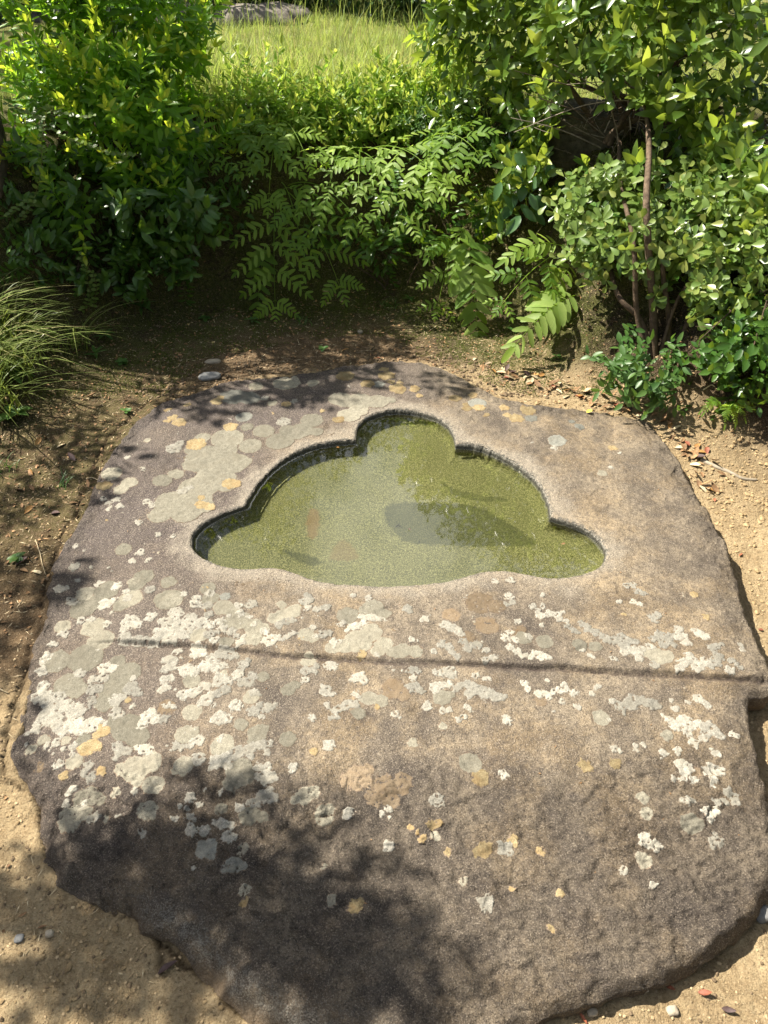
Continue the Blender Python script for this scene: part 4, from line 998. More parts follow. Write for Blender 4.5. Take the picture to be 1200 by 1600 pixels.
def boulder(size, seed, n=40):
    r = np.random.default_rng(seed)
    a = np.linspace(0, np.pi, n // 2 + 1); b = np.linspace(0, 2 * np.pi, n, endpoint=False)
    A, B = np.meshgrid(a, b, indexing='ij')
    P = np.stack([np.sin(A) * np.cos(B), np.sin(A) * np.sin(B), np.cos(A)], -1)
    q = np.sign(P) * np.abs(P) ** .72
    s = seed * 3.1
    k = 1 + .16 * noise2(q[..., 0] * 1.6 + q[..., 2] * 1.1 + s, q[..., 1] * 1.6 - q[..., 2] * .9, 5) + .05 * noise2(q[..., 0] * 4 + q[..., 2] * 3, q[..., 1] * 4 + s + q[..., 2] * 2, 6) + .02 * noise2(q[..., 0] * 11 + q[..., 2] * 9, q[..., 1] * 11 + s - q[..., 2] * 7, 7)
    V = (q * k[..., None] * np.array(size)).reshape(-1, 3)
    i = np.arange(n // 2)[:, None] * n; j = np.arange(n)[None]; jj = (j + 1) % n
    Q = np.stack([i + j, i + n + j, i + n + jj, i + jj], -1).reshape(-1, 4)
    return V, Q
def rock(name, label, cat, p, size, seed, mat, n=40, group=None, rot=0.):
    V, Q = boulder(size, seed, n)
    o = thing(name, label, cat, loc=p, group=group, me=mesh_np(name, V, Q, mat)); o.rotation_euler = (0, 0, rot)
    return o
q = at_y(-8, 150, 3.15)
rock('standing_stone', 'tall dark upright stone at the left edge behind the bright shrub', 'stone', (q[0] - .20, q[1], q[2] - .02), (.17, .16, .38), 3, M_ROCK, 56)
q = at_y(925, 215, 3.55)
rock('boulder', 'brown boulder in the bank behind the bare twigs of the right shrub', 'boulder', q, (.24, .20, .13), 5, M_ROCK, 56)
q = at_y(345, 50, 6.0)
led = thing('stone_ledge', 'low grey stone ledge behind the sunny grass', 'ledge', loc=(q[0] - .35, q[1] + .2, gz(q[0], q[1]) - .09))
for k in range(3):
    w = [.62, .5, .7][k]
    V, Q = boulder((w * .52, .22, .135), 11 + k, 36)
    obj('ledge_stone', mesh_np('ledge_stone', V, Q, M_LEDGE), led, loc=([-.7, .0, .62][k], RNG.normal(0, .02), .07))

# ------------------------------------------------------------------ the shrubs
def gbase(u, v, y):
    p = at_y(u, v, y); return (p[0], p[1], gz(p[0], p[1]))
shrub('leafy_shrub', 'tall bright green shrub with upright shoots at the back left of the stone', 'shrub', gbase(190, 380, 3.45),
      [(150,110,105,3.55),(240,50,95,3.75),(70,40,90,3.6),(150,-60,120,3.8),(110,200,85,3.4),(205,190,95,3.45),(270,235,75,3.5),(215,320,80,3.3),(120,310,75,3.3),(300,340,58,3.3),(265,110,50,3.7),(300,60,36,3.7)],
      ['upright', 'pinnate'], 296, 1500, .06, M_LEFT, M_DEEP, 1.18, .75, .25, 8, .011, .75, split=float(at_y(150, 250, 3.45)[2]))
twg = lambda p: (((p[0] - tw0[0]) / .19) ** 2 + ((p[2] - tw0[2] - .02) / .12) ** 2 < 1 and p[1] < 3.75)
tw0 = at_y(925, 190, 3.35)
shrub('leathery_shrub', 'large leathery leaved shrub overhanging the bank at the upper right', 'shrub', gbase(985, 300, 3.35),
      [(800,50,85,3.65),(720,60,60,3.8),(900,40,95,3.5),(1010,40,110,3.3),(1130,80,115,3.15),(1140,210,95,3.1),(1050,170,60,3.15),(820,150,55,3.5),(760,180,50,3.6),(810,250,48,3.4),(900,-70,120,3.6),(1080,-60,120,3.4),(740,-40,90,3.8),(1190,300,70,3.05),(1120,300,50,3.1),(850,300,40,3.35),(865,180,34,3.3),(930,250,26,3.12),(1010,250,34,3.1),(780,320,36,3.35)],
      ['whorl'], 296, 2000, .062, M_RIGHT, M_DEEP, 1.1, .45, .35, 9, .013, .9, clear=twg, fan=.09)
rb = tuple(hit(1015, 558))
shrub('rosette_shrub', 'many stemmed shrub with pale leaf rosettes on the bank right of the basin', 'shrub', rb,
      [(930,345,50,2.95),(985,370,62,2.85),(1050,350,62,2.85),(1040,415,46,2.75),(1110,395,56,2.75),(1110,455,42,2.7),(1165,440,60,2.75),(1180,350,60,2.8),(930,400,32,2.85),(1000,300,40,2.95),(1190,500,30,2.75),(1080,290,45,2.9),(1130,320,50,2.9),(1195,400,50,2.75),(900,330,34,3.0),(950,290,30,3.0)],
      ['rosette'], 240, 500, .05, M_ROSE, M_DEEP, 1.06, .45, .55, 0, .010, .5)
sh = [o for o in bpy.data.objects if o.name == 'rosette_shrub'][0]
for pts, r in [([(1018,560),(1000,500),(965,460),(945,380),(930,330)], .0135), ([(1012,555),(995,490),(990,380),(970,290),(966,220),(945,120)], .012), ([(1022,562),(1020,480),(1010,330),(1014,230),(1006,150),(985,60)], .0165), ([(1040,560),(1045,500),(1035,400),(1055,300),(1058,230),(1075,120)], .012), ([(1062,540),(1085,470),(1110,400),(1150,350)], .010), ([(1030,560),(1058,470),(1095,420)], .009)]:
    y0 = rb[1]
    P = np.array([at_y(u, v, min(hit(u, v)[1] - (.02 if i else -.02), y0 + .05 * i + .2 * max(0, i - 2))) for i, (u, v) in enumerate(pts)]) - np.array(rb)
    g = Geo(); g.tube(P, np.linspace(r, r * .40, len(P)), 8, .5, 6)
    obj('stem', g.mesh('stem', M_BARK), sh)
# bare twigs in the gap of the upper shrub
ls = bpy.data.objects['leathery_shrub']
for k in range(30):
    a = at_y(RNG.normal(990, 30), RNG.normal(215, 40), RNG.uniform(3.2, 3.42)); e = at_y(RNG.uniform(790, 1010), RNG.uniform(80, 270), RNG.uniform(3.08, 3.4))
    m = (a + e) / 2 + RNG.normal(0, .018, 3)
    g = Geo(); g.tube(np.array([a, m, e]) - np.array(ls.location), [.0032, .0022, .0009], 5, .5, 4)
    for q in range(3):
        b = a + (e - a) * RNG.uniform(.3, .9); f = b + unit(RNG.normal(0, 1, 3)) * RNG.uniform(.03, .08)
        g.tube(np.array([b, (b + f) / 2 + RNG.normal(0, .005, 3), f]) - np.array(ls.location), [.0013, .001, .0006], 4, .5, 2)
    obj('twig', g.mesh('twig', M_TWIG if k % 3 else M_BARK), ls)

# low hedge along the top of the bank
for k, (u, v, y, lab) in enumerate([(385,160,4.0,'low yellow green bush at the bank top beside the tall left shrub'),(465,170,4.0,'low yellow green bush over the hanging ferns left of centre'),(545,175,3.98,'low yellow green bush in the middle of the bank top'),(625,160,4.0,'low yellow green bush right of centre with a reddish tinge'),(695,150,3.95,'low green bush under the left end of the leathery shrub')]):
    b = gbase(u, v + 25, y)
    shrub('low_bush', lab, 'bush', b, [(u - 25, v + 5, 38, y), (u + 22, v - 5, 40, y + .06), (u, v + 32, 38, y - .1), (u + 5, v - 25, 28, y + .2)], ['azalea'], 56, 300, .04, M_AZAL, M_AZAL, 1.45, .8, .3, 3, .005, .2, group='low bushes along the bank top')
b = gbase(690, 215, 3.75)
shrub('clover_bush', 'low fresh green small leaved bush at the bank top beside the right ferns', 'bush', b, [(660,190,34,3.75),(715,185,36,3.75),(690,215,36,3.65),(740,230,34,3.6),(770,215,30,3.6)], ['azalea'], 70, 500, .026, M_WEED, M_WEED, .75, .7, .4, 2, .004, .3)
shrub('shade_bush', 'dark low bush in the shade at the right edge below the rosettes', 'bush', gbase(1150, 590, 2.6), [(1130,560,42,2.62),(1180,580,46,2.55),(1175,525,36,2.7)], ['spray'], 46, 260, .045, M_DEEP, M_DEEP, .9, .4, .5, 3, .005, .5)
shrub('shade_bush', 'dark leafy undergrowth beneath the tall left shrub', 'bush', gbase(150, 450, 3.15), [(60,400,46,3.2),(130,420,44,3.2),(210,425,40,3.22),(280,415,36,3.25),(40,340,40,3.25)], ['pinnate'], 60, 200, .05, M_DEEP, M_DEEP, .85, .2, .5, 3, .005, .8)
shrub('shade_bush', 'dark leafy undergrowth behind the middle ferns', 'bush', gbase(600, 400, 3.5), [(600,385,44,3.52),(680,350,40,3.55),(520,360,40,3.6),(760,330,40,3.45),(640,310,40,3.6),(360,330,40,3.6)], ['pinnate'], 50, 420, .05, M_DEEP, M_DEEP, .8, .1, .4, 4, .005, .8)
# sapling at the foot of the right shrub
shrub('glossy_sapling', 'small glossy sapling at the foot of the right bank by the slab', 'sapling', gbase(1005, 610, 2.5), [(965,585,28,2.45),(1010,590,30,2.42),(1050,575,22,2.5),(985,555,22,2.55),(1035,615,18,2.38)], ['spray'], 34, 60, .04, M_WEED, M_WEED, .85, .5, .6, 3, .004, .3)

# ------------------------------------------------------------------ ferns
def frond_path(u0, v0, y0, u1, v1, y1, sag):
    a, b = at_y(u0, v0, y0), at_y(u1, v1, y1)
    L = np.linalg.norm(b - a)
    m = (a + b) / 2 + np.array([0, 0, sag * L])
    t = np.linspace(0, 1, 24)[:, None]
    return (1 - t) ** 2 * a + 2 * t * (1 - t) * m + t * t * b

def pinnate(g, path, n, plen, pw, up, taper=.45, rachis=.0016, dens_start=.15, young=None, tilt=0.):
    path = np.asarray(path); tan = unit(np.gradient(path, axis=0))
    g.tube(path, np.linspace(rachis, rachis * .4, len(path)), 5, .4, 1)
    pos, d, nr, ln, rn = [], [], [], [], []
    for i in range(n):
        t = dens_start + (1 - dens_start) * i / max(1, n - 1) * .97
        f = t * (len(path) - 1); k = min(int(f), len(path) - 2); fr = f - k
        p = path[k] * (1 - fr) + path[k + 1] * fr; T = tan[k]
        side = unit(np.cross(T, up)); nn = np.cross(side, T)
        env = min(1., .55 + t * 2.0) * (1 - taper * max(0, (t - .45) / .55))
        for s in (-1, 1):
            dd = unit(side * s + T * (.45 + .5 * t) + nn * RNG.normal(tilt, .20) + RNG.normal(0, .09, 3))
            pos.append(p); d.append(dd); nr.append(nn + RNG.normal(0, .28, 3)); ln.append(plen * env * RNG.uniform(.88, 1.1)); rn.append(RNG.uniform(0, .8) if young is None else young + RNG.uniform(-.1, .1))
    pos.append(path[-1]); d.append(tan[-1]); nr.append(np.cross(unit(np.cross(tan[-1], up)), tan[-1])); ln.append(plen * .8); rn.append(.4)
    g.leaves(pos, d, nr, np.array(ln), np.array(ln) * pw, PIN, RNG.normal(.16, .10, len(ln)), .22, np.clip(rn, 0, 1))

def frond(parent, spec, order=2, n=8, young=None, plen=None, name='frond'):
    P = frond_path(*spec)
    L = np.linalg.norm(np.diff(P, axis=0), axis=1).sum()
    up = unit(np.array([0.0, -.55, .85]))
    g = Geo()
    if order == 1:
        pinnate(g, P - np.array(parent.location), n, plen or L * .24, .36, up, young=young)
    else:
        base = np.array(parent.location)
        tan = unit(np.gradient(P, axis=0))
        g.tube(P - base, np.linspace(.0024, .0010, len(P)), 5, .4, 1)
        n = max(3, n - 3)
        for i in range(n):
            t = .26 + .70 * i / (n - 1)
            f = t * (len(P) - 1); k = min(int(f), len(P) - 2)
            p = P[k] + (P[k + 1] - P[k]) * (f - k); T = tan[k]
            side = unit(np.cross(T, up)); nn = np.cross(side, T)
            pl = L * .46 * min(1, .6 + t) * (1 - .55 * max(0, (t - .4) / .6)) * RNG.uniform(.8, 1.12)
            for s in (-1, 1):
                d = unit(side * s + T * .55 + nn * RNG.normal(-.02, .12) + RNG.normal(0, .06, 3))
                tt = np.linspace(0, 1, 9)[:, None]
                q = p + d * pl * tt + np.array([0, 0, -.16 * pl]) * tt ** 2
                pinnate(g, q - base, 6 if pl > .10 else 4, np.clip(pl * .40, .028, .052), .36, nn, .4, .0010, .16, young)
        q = P[-1] + tan[-1] * (L * .14) * np.linspace(0, 1, 7)[:, None]
        pinnate(g, q - base, 4, max(L * .075, .03), .36, up, .4, .0009, .1, young)
    obj(name, g.mesh(name, M_FERN), parent)

FERNS = [
 ('pale fern hanging over the bank left of centre below the yellow bushes', (430,190,3.72), [
   (430,190,3.72, 395,255,3.42,.25,2,6,.75),(435,190,3.72, 480,250,3.42,.3,2,6,.7),(430,190,3.72, 345,250,3.38,.25,2,6,.5),(440,195,3.72, 420,310,3.36,.3,2,6,.4)]),
 ('dark fern with long drooping fronds in the shade below the pale fern', (430,300,3.55), [
   (430,320,3.45, 430,478,3.18,.25,2,7,.15),(450,300,3.5, 530,445,3.18,.25,2,7,.25),(415,380,3.4, 402,492,3.2,.2,1,9,.1),(450,290,3.5, 560,345,3.2,.3,2,6,.75),(440,285,3.5, 470,375,3.2,.3,2,6,.45)]),
 ('broad sunlit fern with pale fronds arching out in the middle of the bank', (565,225,3.68), [
   (560,235,3.62, 640,345,3.18,.22,2,7,.85),(575,235,3.62, 690,285,3.2,.25,2,7,.85),(565,235,3.62, 560,290,3.22,.3,2,6,.95),(545,235,3.62, 515,290,3.25,.3,2,6,.85)]),
 ('fern with raised fronds under the right hand hedge', (655,235,3.62), [
   (655,225,3.62, 748,240,3.3,.3,2,7,.7),(660,230,3.62, 715,200,3.5,.25,2,6,.75),(655,250,3.55, 690,310,3.3,.2,1,9,.2)]),
 ('tall narrow fern hanging down the bank with a bright lower end', (720,355,3.35), [
   (728,360,3.25, 748,540,2.98,.12,1,12,.9),(715,365,3.3, 684,478,3.08,.2,2,6,.25),(708,370,3.3, 668,405,3.15,.25,1,8,.2),(725,350,3.3, 705,440,3.1,.2,1,9,.35)]),
 ('bright fern spreading low over the sunny soil left of the rosette shrub', (880,385,3.12), [
   (875,395,3.1, 785,475,2.90,.2,2,6,.75),(905,460,3.0, 803,542,2.72,.22,1,10,.98),(880,385,3.12, 790,405,3.0,.25,1,9,.85),(895,410,3.1, 850,490,2.9,.2,1,9,.6)]),
]
for lab, (u, v, y), fr in FERNS:
    p = at_y(u, v, y)
    t = thing('fern', lab, 'fern', loc=p)
    for (a, b, c, d, e, f, sag, order, n, yg) in fr:
        frond(t, (a, b, c, d, e, f, sag), order, n, yg)
# small lacy ferns in the shade on the right bank
for lab, u, v, y in [('small dark lacy fern at the right edge under the rosette shrub', 1165, 540, 2.55), ('small lacy fern in the shade right of the stems', 1095, 545, 2.6), ('tiny lacy fern low on the shaded right bank', 1140, 600, 2.35)]:
    p = np.array(gbase(u, v, y)); t = thing('fern', lab, 'fern', loc=p, group='small lacy ferns on the right bank')
    for k in range(7):
        an = RNG.uniform(-2.8, -.3) if k else -1.5; L = RNG.uniform(.09, .15)
        e = p + np.array([math.cos(an) * L, math.sin(an) * L, RNG.uniform(.0, .05)])
        tt = np.linspace(0, 1, 14)[:, None]; m = (p + e) / 2 + np.array([0, 0, .07])
        P = (1 - tt) ** 2 * p + 2 * tt * (1 - tt) * m + tt * tt * e
        g = Geo(); pinnate(g, P - p, 16, .028, .30, np.array([0, -.3, 1.]), .75, .0009, .1, .2)
        obj('frond', g.mesh('frond', M_FERN), t)

# ------------------------------------------------------------------ vine leaves
t = thing('broad_leaved_vine', 'blue green broad leaved vine on the bank beside the boulder', 'vine', loc=at_y(815, 270, 3.35))
g = Geo(); g.tube(np.array([at_y(u, v, y) for u, v, y in [(860,200,3.5),(820,260,3.36),(800,310,3.3),(790,350,3.25)]]) - np.array(t.location), .0025, 5, .5, 5)
obj('stem', g.mesh('stem', M_BARK), t)
for k in range(22):
    p = at_y(RNG.normal(812, 24), RNG.uniform(235, 350), RNG.uniform(3.15, 3.32))
    g = Geo(); g.leaves([[0, 0, 0]], [unit(np.array([RNG.normal(0, .6), -.4, -.6]))], [unit(np.array([RNG.normal(0, .3), -.8, .7]))], RNG.uniform(.06, .09), RNG.uniform(.034, .048), ELL, .15, .25)
    o = obj('leaf', g.mesh('leaf', M_IVY), t, loc=p - np.array(t.location))
t = thing('trailing_vine', 'thin trailing vine with small round pale leaves at the far left', 'vine', loc=at_y(75, 175, 3.02))
for pts in [[(75,165),(66,215),(64,270),(52,310),(30,345),(0,362)], [(75,170),(125,182),(150,178)], [(75,200),(130,225),(180,240),(215,243)], [(70,185),(30,170),(8,160)], [(55,315),(35,318),(10,340)], [(130,395),(135,430),(140,465),(120,500)], [(125,400),(150,440),(145,480)]]:
    P = catmull(np.array([at_y(u, v, 2.98 + .012 * i) for i, (u, v) in enumerate(pts)]), 8)
    g = Geo(); g.tube(P - np.array(t.location), .0011, 4, .5, 1); obj('stem', g.mesh('stem', M_SHOOT), t)
    seg = np.linalg.norm(np.diff(P, axis=0), axis=1); cum = np.concatenate([[0], np.cumsum(seg)])
    for s in np.arange(.01, cum[-1], .021):
        p = np.array([np.interp(s, cum, P[:, k]) for k in range(3)])
        for sg in (-1, 1):
            g = Geo(); g.leaves([[0, 0, 0]], [unit(np.array([sg * .8, -.4, .3]) + RNG.normal(0, .3, 3))], [unit(np.array([0, -.6, .8]) + RNG.normal(0, .2, 3))], RNG.uniform(.015, .024), RNG.uniform(.012, .018), RND, .1, .15)
            obj('leaf', g.mesh('leaf', M_VINE), t, loc=p - np.array(t.location))

# ------------------------------------------------------------------ grass
def blades(g, P, H, lean, width, N=4, rnd=None, curl=.5):
    """Arching blades rooted at P; each a ribbon of N segments folded along its middle is left flat and thin like grass."""
    n = len(P)
    az = RNG.uniform(0, 2 * np.pi, n)
    dirh = np.stack([np.cos(az), np.sin(az), np.zeros(n)], -1) * np.asarray(lean)[:, None] if np.ndim(lean) == 1 else lean
    s = unit(np.cross(dirh + RNG.normal(0, .2, (n, 3)), [0, 0, 1.]))
    t = np.linspace(0, 1, N + 1)
    c = P[:, None] + H[:, None, None] * (np.array([0, 0, 1.])[None, None] * (t - curl * t ** 2.2 * .55)[None, :, None] + dirh[:, None] * (t ** 1.7)[None, :, None])
    w = np.asarray(width)[:, None] * np.clip(1 - t ** 1.6, .02, 1)[None] * .5
    V = np.stack([c - s[:, None] * w[..., None], c + s[:, None] * w[..., None]], 2)     # n,N+1,2,3
    m = 2 * (N + 1)
    k = np.arange(N) * 2
    Q = np.stack([k, k + 1, k + 3, k + 2], -1)[None] + (np.arange(n) * m)[:, None, None]
    if rnd is None: rnd = RNG.random(n)
    g.add(V.reshape(-1, 3), Q.reshape(-1, 4), None, np.repeat(rnd, m))

n = 42000
x = RNG.uniform(-2.2, 1.9, n); y = RNG.uniform(3.85, 7.4, n)
d = -SD_FLOOR(x, y)
k = d > .58
x, y = x[k], y[k]
g = Geo()
P = np.stack([x, y, ground_z(x, y) - .005], -1)
patch = fbm(x * 1.7, y * 1.7, 3, 95)
H = (.05 + .05 * RNG.random(len(x))) * (1 + .5 * patch).clip(.4, 2)
blades(g, P, H, RNG.uniform(.15, .9, len(x)), RNG.uniform(.0018, .0036, len(x)), 3)
obj('lawn_grass', g.mesh('lawn_grass', M_GRASS), kind='stuff')
g = Geo()
x = RNG.uniform(-1.6, 1.2, 900); y = RNG.uniform(4.3, 6.6, 900)
P = np.stack([x, y, ground_z(x, y)], -1)
blades(g, P, RNG.uniform(.12, .34, 900), RNG.uniform(.05, .5, 900), RNG.uniform(.003, .006, 900), 5)
obj('tall_grass', g.mesh('tall_grass', M_GRASS), kind='stuff')

# grass spilling between the low bushes at the bank top
n = 1500
x = RNG.uniform(-1.1, .55, n); y = RNG.uniform(3.72, 4.35, n); d = -SD_FLOOR(x, y); k = d > .45
x, y = x[k], y[k]; n = len(x); az = RNG.uniform(0, 6.28, n); l = RNG.uniform(.2, .9, n)
g = Geo(); blades(g, np.stack([x, y, ground_z(x, y)], -1), RNG.uniform(.16, .38, n), np.stack([np.cos(az) * l, np.sin(az) * l - .35, 0 * az], -1), RNG.uniform(.003, .006, n), 6, None, .7)
obj('spilling_grass', g.mesh('spilling_grass', M_GRASS), kind='stuff')
# long grass tufts on the left bank
TUFT_N = 0
def tuft(lab, p, nb, H, W, mat, mass=0, lean=(.4, 1.1), bias=(0, 0), curl=.9, nm='grass_tuft', cat='grass tuft', group=None):
    t = thing(nm, lab, cat, loc=p, group=group)
    for i in range(nb):
        g = Geo()
        az = RNG.uniform(0, 2 * np.pi); l = RNG.uniform(*lean)
        dr = np.array([[math.cos(az) * l + bias[0], math.sin(az) * l + bias[1], 0]])
        blades(g, np.array([[RNG.normal(0, .02), RNG.normal(0, .02), -.01]]), np.array([RNG.uniform(*H)]), dr, [RNG.uniform(*W)], 8, RNG.random(1), curl)
        obj('blade', g.mesh('blade', mat), t)
    if mass:
        g = Geo(); az = RNG.uniform(0, 2 * np.pi, mass); l = RNG.uniform(*lean, mass)
        dr = np.stack([np.cos(az) * l + bias[0], np.sin(az) * l + bias[1], 0 * az], -1)
        blades(g, np.stack([RNG.normal(0, .05, mass), RNG.normal(0, .05, mass), np.full(mass, -.01)], -1), RNG.uniform(H[0] * .5, H[1] * .85, mass), dr, RNG.uniform(*W, mass), 6, None, curl)
        obj('fine_blades', g.mesh('fine_blades', mat), t, kind='stuff')
    return t
for lab, u, v, y, nb, mass in [('arching tuft of long grass highest at the left edge', -40, 470, 2.75, 44, 300), ('second arching tuft of pale long grass just right of the highest one', 5, 490, 2.75, 36, 200), ('arching tuft of long sunlit grass lower on the left bank', -20, 570, 2.55, 46, 300), ('thin tuft of long grass leaning out over the shaded bank at left', 25, 560, 2.6, 22, 80), ('dry low grass tuft at the left edge beside the soil', -5, 640, 2.4, 26, 160), ('shaded grass tuft under the shrub at the left', 110, 520, 2.85, 14, 90)]:
    tuft(lab, gbase(u, v, y), nb, (.22, .42), (.0045, .0085), M_BLADE, mass // 3, bias=(.30, -.2))
for lab, u, v, y in [('fresh green grass tuft on the left soil beside the frame edge', 8, 735, 2.0), ('small green grass tuft on the soil left of the slab', 95, 760, 1.93), ('thin green grass tuft beside the bank shadow at back centre', 470, 505, 3.1), ('little green tuft in the shade by the back bank', 610, 480, 3.2)]:
    tuft(lab, on_ground(u, v), 16, (.04, .09), (.003, .005), M_WEED, 0, (.4, 1.0))

# weeds: a short stem and a star of leaves
for i, (lab, u, v, L, nl, tm, w) in enumerate([
  ('bamboo grass seedling with a star of long leaves in the shade below the left shrub', 222, 488, .085, 7, LAN, .2), ('narrow leaved seedling beside the left bank foot', 150, 560, .06, 7, LAN, .25), ('narrow leaved seedling under the left grass', 165, 530, .06, 6, LAN, .25),
  ('small round leaved weed at the bank foot on the left', 190, 570, .03, 6, RND, .7), ('round leaved weed on the left soil beside the slab corner', 198, 645, .022, 7, RND, .7), ('broad leaved weed at the left edge above the soil', 25, 655, .07, 8, ELL, .5),
  ('lance leaved weed low at the left frame edge', 18, 590, .10, 6, LAN, .28), ('small creeping weed by the left frame edge low down', 28, 875, .028, 8, RND, .6), ('seedling with three leaves on the shaded right bank', 1130, 655, .038, 4, ELL, .55),
  ('tiny pale weed at the back edge of the slab', 505, 548, .025, 6, RND, .7), ('tiny bright weed on the right bank near the slab corner', 1070, 640, .028, 5, ELL, .5), ('small weed under the hanging ferns', 640, 470, .04, 6, LAN, .3), ('small weed in the dim corner by the left shrub', 320, 500, .03, 6, RND, .7), ('small dark weed in the corner below the dark fern', 395, 505, .045, 6, LAN, .3),
  ('small weed below the tall narrow fern', 800, 520, .035, 6, ELL, .4), ('weed near the foot of the right stems', 935, 560, .03, 7, ELL, .5), ('small fern like weed on the moss at right', 870, 560, .03, 6, LAN, .35)]):
    p = on_ground(u, v)
    t = thing('weed', lab, 'weed', loc=p)
    g = Geo(); g.tube([[0, 0, -.005], [0.002, 0, .01], [0, 0, L * .45]], [.0012, .001, .0008], 5, .5, 2); obj('stem', g.mesh('stem', M_SHOOT), t)
    for k in range(nl):
        az = k * 2.4 + RNG.normal(0, .3); el = RNG.uniform(.05, .55)
        dd = np.array([math.cos(az) * math.cos(el), math.sin(az) * math.cos(el), math.sin(el)])
        g = Geo(); g.leaves([[0, 0, L * RNG.uniform(.25, .45)]], [dd], [[0, 0, 1.]], L * RNG.uniform(.8, 1.1), L * w, tm, .25, .2)
        obj('leaf', g.mesh('leaf', M_WEED), t)

# ground cover scraps: moss tufts, seedlings, bits of straw, bark and grit
def scatter(n, box, pred):
    x = RNG.uniform(box[0], box[1], n); y = RNG.uniform(box[2], box[3], n)
    k = pred(x, y, SD_OUT(x, y), -SD_FLOOR(x, y))
    return x[k], y[k]
M_STRAW = m_simple('dry_straw', (0.30, 0.23, 0.13), (0.55, 0.46, 0.30), 90, .9, .2, .001)
M_DRY = m_simple('dry_leaf', (0.14, 0.075, 0.035), (0.33, 0.20, 0.095), 60, .75, .3, .002)
M_GRIT = m_simple('grit', (0.22, 0.16, 0.09), (0.42, 0.32, 0.19), 50, .95, .2, .002)
M_GRITD = m_simple('dark_grit', (0.14, 0.10, 0.06), (0.26, 0.19, 0.115), 50, .95, .2, .002)
M_CLOD = m_simple('soil_clod', (0.20, 0.142, 0.075), (0.33, 0.245, 0.135), 30, .95, .1, .004)
M_MOSS = m_leaf('moss', (0.045, 0.06, 0.012), (0.12, 0.135, 0.03), (0.12, 0.15, 0.03), .8, .1, .2)
def bits(name, x, y, L, W, mat, lift=.002, tm=BIT):
    g = Geo(); n = len(x); az = RNG.uniform(0, 6.283, n); el = RNG.normal(0, .22, n)
    d = np.stack([np.cos(az) * np.cos(el), np.sin(az) * np.cos(el), np.sin(el)], -1)
    P = np.stack([x, y, ground_z(x, y) + lift], -1)
    l = RNG.uniform(L[0], L[1], n)
    g.leaves(P - d * l[:, None] * .5, d, RNG.normal(0, .4, (n, 3)) + [0, 0, 1], l, RNG.uniform(W[0], W[1], n), tm, RNG.normal(0, .25, n), .4)
    obj(name, g.mesh(name, mat), kind='stuff')
dim = lambda x, y, so, d: (so < -.0) & (d < .35) & ((x < -.3) | (y > 2.45)) & (RNG.random(len(x)) < np.where(y < 1.3, .35, 1))
x, y = scatter(9000, (-1.75, .9, .5, 3.7), dim); bits('straw_litter', x, y, (.008, .028), (.0012, .0028), M_STRAW)
x, y = scatter(9000, (-1.75, 1.6, .5, 3.7), lambda x, y, so, d: (so < 0) & (d < .5) & ((x < -.3) | (y > 2.2)) & (RNG.random(len(x)) < np.where(y < 1.3, .2, .8))); bits('leaf_crumbs', x, y, (.006, .020), (.004, .010), M_DRY, .003, ELL)
x, y = scatter(110000, (-1.5, 1.5, 2.5, 3.6), lambda x, y, so, d: (so < -.05) & (d > -.42) & (fbm(x * 7, y * 7, 3, 97) > -.08)); 
g = Geo(); blades(g, np.stack([x, y, ground_z(x, y) - .002], -1), RNG.uniform(.005, .014, len(x)), RNG.uniform(.3, 1.2, len(x)), RNG.uniform(.002, .004, len(x)), 2); obj('moss_carpet', g.mesh('moss_carpet', M_MOSS), kind='stuff')

ICO_V = None
def pebbles(name, x, y, r, mat, lift=.25, smooth=False):
    import bmesh
    global ICO_V, ICO_F
    if ICO_V is None:
        bm = bmesh.new(); bmesh.ops.create_icosphere(bm, subdivisions=1, radius=1.)
        ICO_V = np.array([v.co[:] for v in bm.verts]); ICO_F = np.array([[v.index for v in f.verts] for f in bm.faces]); bm.free()
    n = len(x); m = len(ICO_V)
    S = np.stack([r * RNG.uniform(.8, 1.4, n), r * RNG.uniform(.7, 1.2, n), r * RNG.uniform(.45, .85, n)], -1)
    V = ICO_V[None] * (1 + RNG.normal(0, .14, (n, m, 1))) * S[:, None]
    a = RNG.uniform(0, 6.283, n); c, s = np.cos(a)[:, None], np.sin(a)[:, None]
    V = np.stack([V[..., 0] * c - V[..., 1] * s, V[..., 0] * s + V[..., 1] * c, V[..., 2]], -1)
    V = V + np.stack([x, y, ground_z(x, y) + r * lift], -1)[:, None]
    T = ICO_F[None] + (np.arange(n) * m)[:, None, None]
    obj(name, mesh_np(name, V.reshape(-1, 3), T.reshape(-1, 3), mat, None, smooth), kind='stuff')
bright = lambda x, y, so, d: (so < -.002) & (d < .3)
x, y = scatter(16000, (-1.6, 1.75, .35, 3.5), lambda x, y, so, d: bright(x, y, so, d) & ((x > .3) | (y < 1.3))); pebbles('grit', x, y, RNG.uniform(.0012, .0036, len(x)), M_GRIT)
x, y = scatter(12000, (-1.7, 1.75, .35, 3.6), lambda x, y, so, d: bright(x, y, so, d) & ((x < .3) | (RNG.random(len(x)) < .25))); pebbles('dark_grit', x, y, RNG.uniform(.0015, .0045, len(x)), M_GRITD)
x, y = scatter(5200, (.55, 1.6, 1.2, 3.0), lambda x, y, so, d: (so < -.004) & (so > -.34) & (y > 1.35) & (RNG.random(len(x)) < np.exp(-((y - 2.05) / .55) ** 2))); pebbles('soil_crumbs', x, y, RNG.uniform(.002, .0095, len(x)) * RNG.uniform(.5, 1, len(x)), M_CLOD, .2)
